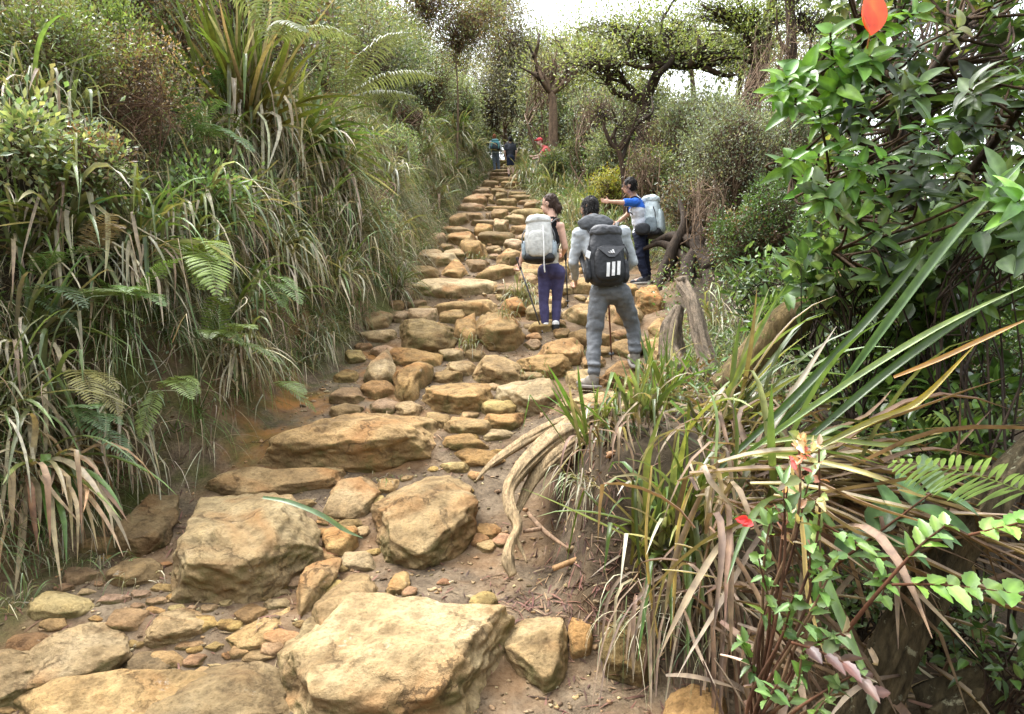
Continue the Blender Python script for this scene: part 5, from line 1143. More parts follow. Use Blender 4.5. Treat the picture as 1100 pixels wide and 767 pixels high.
# ------------------------------------------------------------------ trees and shrubs beyond
def pxb(px, py, Y, rx, ry, n, rz=None):
    k = Y / FPX; return (at(px, py, Y), np.array([rx * k, (rz or (rx + ry) * .45) * k, ry * k]), n)
def gbase(px, Y):
    x = (px - CX) / FPX * Y; return np.array([x, Y, float(terrain(x, Y))])
YG = [(.15, .19, .06), (.19, .23, .08), (.12, .155, .05), (.23, .25, .1)]
CANO = [(.17, .2, .09), (.22, .25, .12), (.13, .16, .07), (.27, .28, .16)]
TREE_OBJ = []
TREES = [
 # name, label, base (px,Y), trunk [(px,py)], radii, blobs, leaf L, pal, per, rt
 ('tree', 'leaning tree with a thick dark limb forking into flat branches, left of the sky gap', (678, 15.5), [(690, 150), (692, 112), (702, 88), (712, 68)], (.16, .14, .12, .1),
   [pxb(640, 68, 15, 45, 12, 90), pxb(690, 45, 15, 50, 14, 110), pxb(745, 60, 15, 50, 10, 90), pxb(660, 30, 16, 60, 14, 120), pxb(800, 52, 14.5, 40, 10, 70), pxb(720, 22, 15.5, 60, 14, 110)], .11, CANO + YG, 13, .42),
 ('tree', 'tall tree with a reddish-brown lower trunk right of the sky gap', (803, 13.5), [(808, 115), (815, 75), (822, 40), (830, 0)], (.17, .17, .13, .1),
   [pxb(800, 18, 13, 40, 16, 110), pxb(835, 10, 13.5, 34, 18, 90), pxb(812, 50, 13, 14, 10, 34), pxb(770, 10, 13, 45, 14, 100), pxb(805, 35, 12.7, 24, 10, 50)], .09, YG, 14, .32),
 ('tree', 'slim dark tree right of the reddish trunk', (852, 11.5), [(858, 150), (852, 90), (850, 30), (846, -20)], (.1, .1, .085, .07),
   [pxb(870, 20, 11.5, 36, 26, 80), pxb(850, -20, 11.5, 60, 24, 90), pxb(890, 60, 11.8, 30, 24, 50), pxb(862, 175, 11.3, 18, 30, 50)], .08, CANO + YG, 12, .3),
 ('tree', 'small bare-branched tree with a forked crown beside the far walkers', (594, 25), [(594, 118), (592, 100)], (.16, .14),
   [pxb(575, 65, 25, 18, 28, 26), pxb(615, 72, 25, 26, 24, 30), pxb(600, 55, 25, 22, 22, 26), pxb(640, 66, 25, 24, 14, 26)], .1, CANO + [(.2, .13, .09)], 4, .4),
 ('tree', 'grey-green dense tree closing the end of the trail', (545, 37), [(540, 100), (536, 50)], (.1, .08),
   [pxb(540, 55, 36, 42, 60, 420), pxb(520, 105, 35, 30, 34, 240), pxb(560, 100, 36, 30, 34, 240), pxb(535, -5, 37, 40, 30, 200)], .2, [(.17, .17, .13), (.23, .22, .17), (.13, .14, .1), (.27, .25, .2)], 13, .55),
 ('tree', 'dark brown-green tree at the top behind the left bank', (490, 24), [(492, 110), (488, 40)], (.03, .02),
   [pxb(495, 30, 24, 34, 36, 260), pxb(460, 0, 23, 40, 30, 220), pxb(520, 15, 25, 28, 30, 180)], .14, CANO + BROWN, 13, .4),
 ('tree', 'pale thin-crowned tree at the top right of the trail end', (600, 34), [(602, 90), (600, 50)], (.2, .12),
   [pxb(600, 42, 34, 32, 14, 80), pxb(640, 40, 32, 34, 14, 90), pxb(620, 62, 33, 40, 14, 90)], .17, CANO, 12, .55),
 ('tree', 'background tree behind the sky gap with a low grey crown', (735, 26), [(738, 130), (735, 110)], (.2, .15),
   [pxb(720, 130, 25, 40, 24, 200), pxb(790, 120, 26, 40, 26, 200)], .14, CANO + GREYG, 13, .42),
 ('tree', 'dark tree behind the glossy leaves at the right', (960, 9.5), [(955, 200), (962, 100), (958, 10)], (.12, .12, .1),
   [pxb(945, 70, 9.5, 60, 50, 110), pxb(990, 150, 9, 60, 60, 150), pxb(930, 170, 9.5, 50, 50, 130), pxb(980, 0, 9.5, 70, 40, 110)], .085, DKG + MID, 12, .26),
 ('tree', 'second dark tree at the far right behind the glossy leaves', (1070, 7), [(1075, 260), (1072, 130), (1068, 10)], (.12, .11, .1),
   [pxb(1075, 90, 7, 60, 60, 120), pxb(1060, 210, 6.5, 60, 60, 150), pxb(1080, 330, 6, 60, 60, 120), pxb(1060, 0, 7, 60, 40, 90)], .075, DKG, 12, .2),
 ('tree', 'twin-stemmed dark little tree behind the man in blue', (676, 12.8), [(668, 175), (655, 152), (648, 135)], (.05, .04, .03),
   [pxb(650, 118, 12.8, 28, 22, 60), pxb(690, 120, 12.8, 30, 26, 60), pxb(670, 140, 13, 36, 16, 40)], .06, GREYG + YG, 6, .28),
]
for i, (nm, lab, (bx, Y), tpath, tr, blobs, L, pal, per, rt) in enumerate(TREES):
    b = gbase(bx, Y); tp = [b - [0, 0, .2]] + [at(px, py, Y) for px, py in tpath]
    TREE_OBJ.append(bush(nm, lab, 'tree', b, [(c_, r_, int(n_ * (1.5 if Y > 20 else 1.15))) for c_, r_, n_ in blobs], L * (.78 if Y > 20 else .85), L * .34, np.asarray(pal) * 1.12, int(per * .8), rt * 1.5, seed=400 + i, jit=.4, trunk=(np.array(tp), [tr[0] * 1.25] + list(tr)), barkmat=M_BARK if Y < 20 else M_TWIG, stems=2, shell=.3, twig=.004 * max(1, Y / 14), bend=.18, twigcol=(1.2, 1.1, 1)))
# wide tangled canopy behind, and leafless twiggy shrubs
CAN2 = [
 (605, 78, 30, 46, 22, 300, 'hazy thin-leaved tree crown left of the flat branches'),
 (660, 52, 27, 60, 20, 360, 'wide flat grey-green tree crown under the upper sky gap'),
 (735, 45, 24, 62, 20, 360, 'wide flat olive tree crown above the right sky gap'),
 (800, 60, 21, 46, 26, 300, 'olive tree crown right of the lower sky gap'),
 (850, 90, 18, 44, 40, 320, 'thin-leaved tree crown behind the slim dark tree'),
 (640, 98, 28, 52, 20, 300, 'low hazy tree crown behind the bare forked tree'),
 (900, 30, 15, 60, 34, 280, 'light olive tree crown behind the tips of the glossy tree'),
 (570, 60, 38, 34, 34, 300, 'pale grey tree crown right of the dense tree at the trail end')]
for i, (px, py, Y, rx, ry, n, lab) in enumerate(CAN2):
    b = gbase(px + (-1) ** i * 12, Y); k = Y / FPX
    tp = [b - [0, 0, .2], at(px + (-1) ** i * 9, py + ry * 2.2, Y), at(px + (-1) ** i * 2, py + ry * .9, Y), at(px, py, Y)]
    bl = [pxb(px + dx * rx, py + dy * ry, Y + dz, rx * .55, ry * .6, n // 3) for dx, dy, dz in ((-.55, .1, .5), (.55, 0, -.5), (0, -.35, 0), (.1, .4, .6), (-.15, .1, -.8))]
    bush('tree', lab, 'tree', b, bl, .0048 * Y, .0021 * Y, [(.22, .25, .12), (.18, .21, .1), (.28, .3, .15), (.26, .26, .17)], 9, .035 * Y, seed=460 + i, trunk=(np.array(tp), [.004 * Y, .0035 * Y, .003 * Y, .0015 * Y]), barkmat=M_TWIG, stems=3, shell=.1, twig=.0005 * Y, bend=.3, twigcol=(.9, .85, .8), jit=.4)
for i, (px, py, Y, rx, ry, n, lab) in enumerate([
    (715, 140, 14, 34, 34, 150, 'leafless grey twiggy shrub left of the large grey-green shrub'),
    (640, 112, 20, 30, 28, 130, 'leafless twiggy shrub behind the bare forked tree'),
    (590, 75, 27, 26, 26, 120, 'pinkish-grey leafless twigs at the upper end of the trail'),
    (690, 175, 12.4, 22, 26, 90, 'thin bare shrub above the head of the man in blue'),
    (840, 60, 11, 50, 50, 160, 'tangle of thin bare branches behind the glossy tree'),
    (760, 205, 9.6, 30, 30, 90, 'bare brown shrub behind the tangle of roots'),
    (150, 120, 5.6, 60, 60, 150, 'tangle of bare brown twigs in the heath at the upper left')]):
    b = gbase(px, Y + .05); k = Y / FPX
    bush('twiggy_shrub', lab, 'shrub', b, [pxb(px, py, Y, rx, ry, n)], .004 * Y, .002 * Y, [(.3, .27, .2), (.22, .24, .12)], 2, .02 * Y, .0022 * Y, seed=480 + i, stems=9, shell=.35, twig=.00045 * Y, bend=.35, twigcol=(1.6, 1.5, 1.4) if i != 6 else (1.1, .9, .75))
LIMBS = [
 (0, 15, [[(712, 68), (740, 73), (770, 70), (800, 56), (838, 50)], [(712, 68), (692, 73), (672, 68), (648, 73)], [(706, 82), (722, 60), (716, 30), (728, -5)], [(755, 72), (772, 84), (792, 80)], [(685, 72), (676, 52), (684, 30)], [(740, 72), (752, 50), (745, 25)]], .075),
 (1, 13.2, [[(822, 42), (802, 22), (790, -5)], [(816, 72), (800, 64), (782, 62), (765, 66)], [(826, 30), (846, 15), (860, -5)], [(819, 60), (832, 40), (850, 34)]], .05),
 (2, 11.3, [[(852, 95), (868, 70), (872, 40), (890, 10)], [(850, 60), (836, 40), (838, 10)], [(854, 120), (838, 100), (826, 96)]], .04),
 (3, 25, [[(592, 102), (580, 86), (573, 62), (562, 40)], [(592, 102), (606, 86), (622, 74), (634, 56)], [(606, 86), (609, 62), (602, 42)], [(580, 86), (570, 84), (560, 72)], [(622, 74), (640, 72), (655, 64)], [(573, 62), (580, 48), (578, 34)]], .09),
 (10, 12.8, [[(668, 172), (676, 150), (686, 132), (684, 112)], [(655, 152), (662, 135), (660, 115)], [(686, 132), (700, 120), (706, 104)], [(690, 196), (692, 165), (688, 140)]], .04)]
for ti, Y, ls_, r0 in LIMBS:
    g = G()
    for k, l in enumerate(ls_):
        p = np.array([at(x, y, Y + .15 * math.sin(k * 2 + j)) for j, (x, y) in enumerate(l)]); p[1:] += rng_of(k).normal(0, .012 * Y / 4, (len(p) - 1, 3))
        tube(g, p, np.linspace(r0, r0 * .3, len(p)), 8, (1.5, 1.4, 1.25) if k % 2 else (1, 1, 1), .3, k, 6)
    g.build('branches', M_BARK, TREE_OBJ[ti])
SHR = [
 (785, 165, 10.2, 60, 62, 900, .042, GREYG + [(.2, .22, .14)], 'large dense grey-green shrub right of the man in blue'),
 (745, 130, 13.5, 42, 36, 420, .055, GREYG, 'grey-green shrub below the sky gap'),
 (840, 150, 11, 40, 44, 380, .05, MID + GREYG, 'fresh green shrub right of the large grey-green shrub'),
 (845, 225, 8.5, 46, 44, 420, .045, MID + DKG, 'dark leafy shrub behind the sapling at the right'),
 (800, 255, 8.6, 46, 34, 340, .045, DKG + MID + BROWN, 'shaded low shrub above the pale drooping grass'),
 (700, 130, 16, 36, 36, 330, .07, GREYG + OLIVE, 'grey-olive shrub left of the large grey-green shrub'),
 (660, 165, 17, 34, 32, 300, .075, OLIVE + GREYG, 'olive shrub above the head of the man in grey'),
 (640, 130, 21, 34, 36, 330, .09, GREYG + [(.09, .14, .09)], 'blue-grey shrub to the right of the bare forked tree'),
 (612, 128, 26, 28, 28, 260, .11, GREYG + OLIVE, 'shrub at the foot of the bare forked tree'),
 (634, 165, 21, 26, 22, 200, .09, OLIVE, 'yellow-olive shrub beside the far person in red'),
 (680, 100, 22, 40, 24, 260, .1, CANO, 'hazy shrub under the flat branches'),
 (700, 182, 13, 30, 26, 230, .06, OLIVE + [(.3, .28, .06)], 'shrub with yellowing leaves behind the head of the man in blue'),
 (655, 200, 14.5, 22, 18, 160, .06, [(.3, .32, .07), (.22, .26, .06), (.36, .3, .07)], 'bright yellow-green shrub by the outstretched arm'),
 (582, 105, 33, 28, 30, 300, .14, GREYG, 'grey shrub right of the end of the trail'),
 (900, 250, 7.5, 46, 60, 320, .05, DKG + MID, 'dark undergrowth shrub under the glossy tree'),
 (740, 215, 11, 34, 30, 260, .05, GREYG + BROWN, 'brownish shrub above the dark tangle of roots'),
 (880, 130, 14, 50, 50, 330, .07, CANO + MID, 'background shrub behind the tips of the glossy tree'),
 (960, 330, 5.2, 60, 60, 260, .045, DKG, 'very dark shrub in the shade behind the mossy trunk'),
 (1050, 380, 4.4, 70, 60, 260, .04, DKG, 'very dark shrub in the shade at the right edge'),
]
for i, (px, py, Y, rx, ry, n, L, pal, lab) in enumerate(SHR):
    b = gbase(px, Y + .1)
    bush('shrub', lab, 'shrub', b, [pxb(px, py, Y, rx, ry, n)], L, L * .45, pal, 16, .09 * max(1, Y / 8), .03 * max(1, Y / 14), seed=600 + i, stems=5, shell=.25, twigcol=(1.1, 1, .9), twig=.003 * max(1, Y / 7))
# far shrubs that close the slope below the canopy
rg = rng_of(640); protos = []
for v in range(3):
    b = np.array([0, 0, -60. - v * 10])
    protos.append(bush('shrub', 'far grey-green shrub in the thicket on the right slope', 'shrub', b, [(b + [0, 0, 1.3], (1.5, 1.5, 1.2), 300)], .13, .055, [GREYG, OLIVE + GREYG, CANO][v], 14, .35, .06, seed=650 + v, stems=5, shell=.25, group='far shrubs on the right slope'))
for i in range(46):
    Y = rg.uniform(15, 38); x = xright(Y) + (3.2 if Y < 24 else 1.8) + rg.uniform(0, 2.5 + Y * .55); p = (x, Y, float(terrain(x, Y)) - .1); s = rg.uniform(.7, 1.35); a = rg.uniform(0, 6)
    if i < 3: protos[i].location = p; protos[i].rotation_euler = (0, 0, a); protos[i].scale = (s,) * 3
    else: dup(protos[rg.integers(0, 3)], p, a, s)
protos = []
for v in range(2):
    b = np.array([0, 0, -90. - v * 10])
    protos.append(bush('shrub', 'far olive shrub on top of the left bank', 'shrub', b, [(b + [0, 0, 1.2], (1.3, 1.3, 1.2), 380)], .09, .04, [GREYG + OLIVE, OLIVE + BROWN][v], 14, .28, .05, seed=660 + v, stems=5, shell=.25, group='far shrubs on the left bank'))
for i in range(34):
    Y = rg.uniform(6, 34); d = rg.uniform(2.0, 4.5 + Y * .12); x = xleft(Y) - d; p = (x, Y, float(terrain(x, Y)) - .1); s = rg.uniform(.7, 1.2); a = rg.uniform(0, 6)
    if i < 2: protos[i].location = p; protos[i].rotation_euler = (0, 0, a); protos[i].scale = (s,) * 3
    else: dup(protos[rg.integers(0, 2)], p, a, s)
for i, (px, py, Y, rx, ry, n, pal, lab) in enumerate([
    (596, 176, 21.6, 13, 13, 150, OLIVE, 'low olive shrub hiding the legs of the far person in red'),
    (515, 150, 39, 26, 26, 300, GREYG + OLIVE, 'olive shrub closing the trail beyond the farthest walker'),
    (555, 140, 41, 34, 30, 320, GREYG + CANO, 'grey-green shrub above the crest of the steps'),
    (590, 155, 36, 26, 24, 260, OLIVE, 'olive shrub right of the crest of the steps'),
    (490, 130, 33, 24, 30, 280, GREYG + OLIVE, 'grey shrub on the bank left of the farthest walker'),
    (530, 120, 44, 40, 30, 320, CANO, 'dark thicket shrub high behind the crest of the steps')]):
    bush('shrub', lab, 'shrub', gbase(px, Y + .1), [pxb(px, py, Y, rx, ry, n)], (.0044 * Y), (.002 * Y), pal, 15, .013 * Y, .002 * Y, seed=700 + i, stems=5, shell=.25, twig=.0005 * Y)
# ------------------------------------------------------------------ people
def cap(g, p0, p1, r0, r1, l=3):
    p0 = np.asarray(p0, float); p1 = np.asarray(p1, float); d, f = ico(l); ax = p1 - p0; L = np.linalg.norm(ax); ax = nrm(ax)
    t = d @ ax; sh = (r0 - r1) / max(L, 1e-6)
    g.add(np.where((t > sh)[:, None], p1 + d * r1, p0 + d * r0), f)
def ell(g, c, r, R=None, l=4):
    d, f = ico(l); v = d * np.asarray(r, float)
    if R is not None: v = v @ np.asarray(R, float)      # rows of R: local x, y, z axes
    g.add(v + np.asarray(c, float), f)
def remeshed(g, name, mat, parent=None, origin=None, voxel=.01, smooth=5, colf=(1, 1, 1), disp=None):
    me = g.mesh('tmp'); o = bpy.data.objects.new('tmp', me); COL.objects.link(o)
    m = o.modifiers.new('r', 'REMESH'); m.mode = 'VOXEL'; m.voxel_size = voxel; m.use_smooth_shade = True
    if smooth: s = o.modifiers.new('s', 'SMOOTH'); s.iterations = smooth; s.factor = .5
    dg = bpy.context.evaluated_depsgraph_get(); ev = o.evaluated_get(dg); e = ev.to_mesh()
    n = len(e.vertices); co = np.empty(n * 3, np.float32); e.vertices.foreach_get('co', co); co = co.reshape(-1, 3).astype(float)
    no = np.empty(n * 3, np.float32); e.vertices.foreach_get('normal', no); no = no.reshape(-1, 3)
    e.calc_loop_triangles(); tr = np.empty(len(e.loop_triangles) * 3, np.int32); e.loop_triangles.foreach_get('vertices', tr); tr = tr.reshape(-1, 3)
    ev.to_mesh_clear(); bpy.data.objects.remove(o); bpy.data.meshes.remove(me)
    if disp is not None: co = co + no * disp(co)[:, None]
    q = G(); q.add(co, tr, colf(co) if callable(colf) else colf)
    return q.build(name, mat, parent, origin)
def frame(fwd, up):
    up = nrm(up); fwd = nrm(fwd); x = nrm(np.cross(fwd, up)); return np.array([x, np.cross(up, x), up])
def hand(g, w, d, side, s=1.0, curl=1.1):
    """palm, four unequal curled fingers and a thumb; d points from wrist to knuckles, side towards the thumb"""
    d = nrm(d); side = nrm(side - d * (side @ d)); pn = np.cross(side, d)
    R = np.array([side, d, pn]); ell(g, w + d * .045 * s, (.04 * s, .052 * s, .018 * s), R, 3)
    for k, (o, L) in enumerate(((.03, .072), (.01, .08), (-.01, .074), (-.029, .058))):
        p = w + d * .085 * s + side * o * s; a = 0
        for j in range(3):
            a += curl * (.5 if j == 0 else .9); q = p + (d * math.cos(a) + pn * math.sin(a)) * L * s * (.42, .33, .25)[j]
            cap(g, p, q, (.0095 - .001 * j) * s, (.0088 - .001 * j) * s, 2); p = q
    p = w + d * .03 * s + side * .03 * s; q = p + nrm(side * .8 + d * .6 + pn * .3) * .038 * s; cap(g, p, q, .012 * s, .01 * s, 2); cap(g, q, q + nrm(side * .1 + d * .8 + pn * .7) * .032 * s, .01 * s, .008 * s, 2)
def foot(g, an, toe, s=1.0, up=.0):
    an = np.asarray(an, float); t = nrm(toe); x = nrm(np.cross(t, UP)); 
    ell(g, an + t * .03 * s - UP * .035 * s, (.042 * s, .075 * s, .045 * s), [x, t, np.cross(x, t)], 3)
    cap(g, an + t * .0 * s - UP * .05 * s, an + t * .15 * s - UP * .058 * s, .04 * s, .036 * s); ell(g, an + t * .155 * s - UP * .058 * s, (.046 * s, .06 * s, .032 * s), [x, t, np.cross(x, t)], 3)
def wrinkle(seed, amp=.008, sc=9, st=(1, 1, 1.8)):
    return lambda co: amp * fbm(co * np.array(st) * sc + seed, 3, seed) - amp * .9 * np.abs(fbm(co * np.array(st) * sc * .6 + seed * 2, 3, seed + 1))
def person(label, J, s=1.0, fwd=(0, 1, 0), hfwd=None, skin=(.52, .31, .21), hair=(.012, .01, .009), top=(.4, .42, .43), topf=None, bottom=(.09, .092, .097), sleeves='long', legs='long', shoe=(.03, .03, .032), sole=(.3, .28, .25), hairlen=0, vox=.011, topname='jacket', botname='trousers', bulk=1.0, hood=None, sock=None, toes=None, seed=0, glasses=False, grip=1.2, capcol=None, base=None):
    J = {k: np.asarray(at(*v), float) for k, v in J.items()}
    fwd = nrm(np.array(fwd, float)); hfwd = fwd if hfwd is None else nrm(np.array(hfwd, float))
    g = G(); H = J['head']; hu = nrm(H - J['neck'] + UP * .12 * s); hu = nrm(UP * .8 + hu * .5); F = frame(hfwd, hu); X, Yf, Z = F
    # body: one continuous skin
    ell(g, H + Z * .02 * s - Yf * .008 * s, (.076 * s, .097 * s, .1 * s), F); ell(g, H - Z * .055 * s + Yf * .03 * s, (.056 * s, .066 * s, .07 * s), F)
    cap(g, H + Yf * .088 * s + Z * .0 * s, H + Yf * .113 * s - Z * .03 * s, .009 * s, .014 * s, 2)
    for sg in (-1, 1): ell(g, H + X * sg * .078 * s - Z * .015 * s - Yf * .01 * s, (.012 * s, .024 * s, .034 * s), F, 3)
    cap(g, H + Yf * .08 * s - Z * .068 * s - X * .018 * s, H + Yf * .08 * s - Z * .068 * s + X * .018 * s, .012 * s, .012 * s, 2)
    cap(g, H - Z * .05 * s - Yf * .02 * s, J['neck'] - UP * .02 * s, .052 * s, .06 * s)
    shm = (J['shL'] + J['shR']) / 2; hm = (J['hipL'] + J['hipR']) / 2; sx = nrm(J['shR'] - J['shL']); tz = nrm(shm - hm)
    TF = frame(np.cross(tz, sx), tz); TF = np.array([sx, np.cross(tz, sx), tz])
    L_ = np.linalg.norm(shm - hm); wS = np.linalg.norm(J['shR'] - J['shL'])
    def torso(g, k, e=0, sh_in=0):
        ell(g, shm - tz * L_ * .26, (wS * .44 * k + e, .115 * s * k + e, L_ * .36), TF); ell(g, shm - tz * L_ * .58, (wS * .37 * k + e, .1 * s * k + e, L_ * .34), TF)
        ell(g, hm + tz * .04 * s, (wS * .4 * k + e, .115 * s * k + e, .13 * s), TF); a_ = sh_in; cap(g, J['shL'] * (1 - a_) + shm * a_, J['shR'] * (1 - a_) + shm * a_, .058 * s * k + e, .058 * s * k + e); cap(g, shm + tz * .02 * s, J['neck'], .08 * s * k, .058 * s * k)
    torso(g, .92)
    for q in 'LR':
        cap(g, J['sh' + q], J['el' + q], .05 * s, .039 * s); cap(g, J['el' + q], J['wr' + q], .038 * s, .026 * s)
        cap(g, J['hip' + q], J['kn' + q], .082 * s, .054 * s); cap(g, J['kn' + q] , (J['kn' + q] * .62 + J['an' + q] * .38), .052 * s, .055 * s); cap(g, (J['kn' + q] * .62 + J['an' + q] * .38), J['an' + q], .054 * s, .036 * s)
        d = nrm(J['wr' + q] - J['el' + q]); hand(g, J['wr' + q], d if 'hd' + q not in J else J['hd' + q] - J['wr' + q], UP * .9 + fwd * .3, s, grip)
        t = fwd if toes is None else np.asarray(toes[q], float); foot(g, J['an' + q], t, s * .92)
    o_ = (J['anL'] + J['anR']) / 2; o_[2] = min(J['anL'][2], J['anR'][2]) - .09 * s
    def skinc(co):
        c = np.tile(np.asarray(skin, float), (len(co), 1)); l = (co - H) @ F.T
        lips = (np.abs(l[:, 0]) < .025 * s) & (np.abs(l[:, 2] + .07 * s) < .009 * s) & (l[:, 1] > .06 * s); c[lips] *= (.8, .5, .5)
        return c
    body = remeshed(g, 'person', M_SKIN, None, o_, vox * .8, 4, skinc); tag(body, label, 'person')
    # eyes
    for sg in (-1, 1):
        e = G(); ell(e, H + X * sg * .031 * s + Yf * .083 * s + Z * .008 * s, (.014 * s, .009 * s, .008 * s), F, 2); e.c = [np.tile((.03, .02, .015), (e.n, 1))]; e.build('eye', M_SKIN, body)
    # hair
    g = G(); ell(g, H + Z * .034 * s - Yf * .02 * s, (.086 * s, .102 * s, .098 * s), F); ell(g, H - Z * .01 * s - Yf * .045 * s, (.08 * s, .07 * s, .09 * s), F)
    if hairlen: 
        cap(g, H - Yf * .09 * s + Z * .02 * s, H - Yf * .12 * s - Z * .07 * s, .045 * s, .05 * s); cap(g, H - Yf * .12 * s - Z * .07 * s, H - Yf * .11 * s - Z * hairlen * s, .05 * s, .02 * s)
    ho = remeshed(g, 'hair', M_HAIR, body, None, vox * .8, 2, hair, wrinkle(3 + seed, .014 * s, 22 / s, (1, 1, .5)))
    rg = rng_of(50 + seed); nv = len(ho.data.vertices); co = np.empty(nv * 3, np.float32); ho.data.vertices.foreach_get('co', co); co = co.reshape(-1, 3) + o_
    sel = rg.integers(0, nv, 900); Pn = co[sel]; out = nrm(Pn - H)
    g = G(); straps(g, Pn - out * .006, out * .45 - UP * .7 - Yf * .25 + rg.normal(0, .35, (900, 3)), rg.uniform(.03, .07, 900) * s, .006 * s, .5, 3, np.asarray(hair) * rg.uniform(.5, 1.5, (900, 1)), None, None, 0, 'grass', rg); g.build('loose_hair', M_HAIR, ho)
    if capcol is not None:
        g = G(); ell(g, H + Z * .045 * s - Yf * .012 * s, (.094 * s, .112 * s, .085 * s), F); ell(g, H + Z * .05 * s + Yf * .12 * s, (.065 * s, .07 * s, .014 * s), F)
        remeshed(g, 'cap', M_CLOTH, body, None, vox * .8, 2, capcol)
    if glasses:
        g = G()
        for sg in (-1, 1):
            c = H + X * sg * .034 * s + Yf * .1 * s + Z * .006 * s; a = np.linspace(0, 2 * PI, 13)
            tube(g, [c + X * .026 * s * math.cos(t) + Z * .02 * s * math.sin(t) for t in a], .0035 * s, 5, (.01, .01, .012))
            tube(g, [c + X * sg * .026 * s, H + X * sg * .08 * s + Z * .008 * s], .003 * s, 5, (.01, .01, .012))
        tube(g, [H - X * .008 * s + Yf * .103 * s + Z * .008 * s, H + X * .008 * s + Yf * .103 * s + Z * .008 * s], .003 * s, 5, (.01, .01, .012))
        g.build('glasses', M_METAL, body)
    # top garment
    g = G(); torso(g, (1.0 if sleeves != 'none' else .95) * bulk, .016 * s if sleeves != 'none' else .008, .5 if sleeves == 'none' else 0)
    for q in 'LR':
        if sleeves == 'long': 
            cap(g, J['sh' + q], J['el' + q], .064 * s * bulk, .05 * s * bulk); cap(g, J['el' + q], J['wr' + q] * .94 + J['el' + q] * .06, .052 * s * bulk, .04 * s * bulk)
        elif sleeves == 'short': cap(g, J['sh' + q], J['sh' + q] * .35 + J['el' + q] * .65, .07 * s, .062 * s)
    if hood is not None: pass
    if sleeves != 'none' : cap(g, J['neck'] - tz * .03 * s, J['neck'] + tz * .0 * s, .07 * s, .066 * s)
    remeshed(g, topname, M_CLOTH, body, None, vox, 6, topf(J, s) if topf else top, wrinkle(11 + seed, .011 * s, 10 / s))
    if hood is not None:
        g = G(); c = J['neck'] - TF[1] * .075 * s - tz * .02 * s
        ell(g, c, (.165 * s, .06 * s, .08 * s), TF); ell(g, c + tz * .04 * s + TF[1] * .05 * s, (.1 * s, .08 * s, .06 * s), TF); cap(g, c - sx * .1 * s - tz * .02 * s, c + sx * .1 * s - tz * .02 * s, .05 * s, .05 * s)
        remeshed(g, 'hood', M_CLOTH, body, None, vox, 5, hood, wrinkle(5, .014 * s, 12 / s))
    # bottoms
    g = G(); tight = legs == 'tight'; e = .006 if tight else .016
    ell(g, hm + tz * .03 * s, (wS * .41 + e, (.12 if not tight else .115) * s + e, .13 * s), TF)
    if tight: 
        for q in 'LR': ell(g, J['hip' + q] - TF[1] * .035 * s - tz * .01 * s, (.08 * s, .085 * s, .095 * s), TF)
    for q in 'LR':
        hp, kn, an = J['hip' + q], J['kn' + q], J['an' + q]; mid = kn * .62 + an * .38
        if legs == 'shorts': cap(g, hp, hp * .3 + kn * .7, .098 * s, .09 * s)
        else:
            cap(g, hp, kn, .083 * s + e, .054 * s + e * 1.3); cap(g, kn, mid, .053 * s + e * 1.3, .056 * s + e * .9); cap(g, mid, an * .96 + mid * .04, .055 * s + e * .9, .036 * s + e * 1.0)
            if not tight: ell(g, an + UP * .035 * s, (.06 * s, .064 * s, .04 * s)); ell(g, an + UP * .1 * s, (.06 * s, .06 * s, .03 * s))
    remeshed(g, botname, M_CLOTH, body, None, vox, 5, bottom, wrinkle(21 + seed, (.003 if tight else .014) * s, 9 / s, (1, 1, 2.2)))
    for q in 'LR':
        t = nrm(fwd if toes is None else np.asarray(toes[q], float)); a = J['an' + q]
        g = G(); foot(g, a, t, s * 1.1); cap(g, a - UP * .02 * s, a + UP * .03 * s, .047 * s, .045 * s)
        sh = remeshed(g, 'shoe', M_NYLON, body, None, vox * .7, 3, shoe)
        g = G(); x = nrm(np.cross(t, UP)); c = a - UP * .094 * s + t * .065 * s; d, f = ico(4); k = (np.abs(d) ** 4).sum(1) ** -.25; dd = d * k[:, None]
        g.add(c + (dd[:, :1] * .05 * s) * x + (dd[:, 1:2] * .15 * s) * t + (dd[:, 2:] * .018 * s) * UP, f, sole); g.build('sole', M_NYLON, sh)
        if sock is not None: g = G(); cap(g, a + UP * .02 * s, a + UP * .055 * s, .043 * s, .043 * s); g.c = [np.tile(sock, (g.n, 1))]; g.build('sock', M_CLOTH, body)
    return body, J, TF, shm, hm
def sell(c, r, R, p=4, l=5, taper=0, seed=0, amp=.0, lean=0):
    d, f = ico(l); k = (np.abs(d) ** p).sum(1) ** (-1 / p); v = d * k[:, None]
    sc_ = 1 - taper * (v[:, 2:] * .5 + .5); w = v * np.asarray(r, float) * np.concatenate([sc_, sc_ * .5 + .5, np.ones_like(sc_)], 1)
    w[:, 1] += lean * v[:, 2] ; w = w @ np.asarray(R) + np.asarray(c)
    if amp: w = w + nrm(w - c) * (amp * fbm(w * 14 + seed, 4, seed) - amp * np.abs(fbm(w * 8 + seed, 3, seed + 3)))[:, None]
    return w, f
def plate(g, c, R, pts, th, col, surf):
    """thin raised mark; pts are (x, z) corners in the pack frame, surf(x, z) its depth"""
    n = len(pts); a = [c + x * R[0] + z * R[2] + (surf(x, z) - .004) * R[1] for x, z in pts]; b = [q - R[1] * th for q in a]
    v = np.array(a + b)
    if n == 4: F = [np.array([[4, 5, 6, 7], [0, 1, 5, 4], [1, 2, 6, 5], [2, 3, 7, 6], [3, 0, 4, 7]])]
    else: F = [np.array([[3, 4, 5]]), np.array([[0, 1, 4, 3], [1, 2, 5, 4], [2, 0, 3, 5]])]
    g.add(v, F, col)
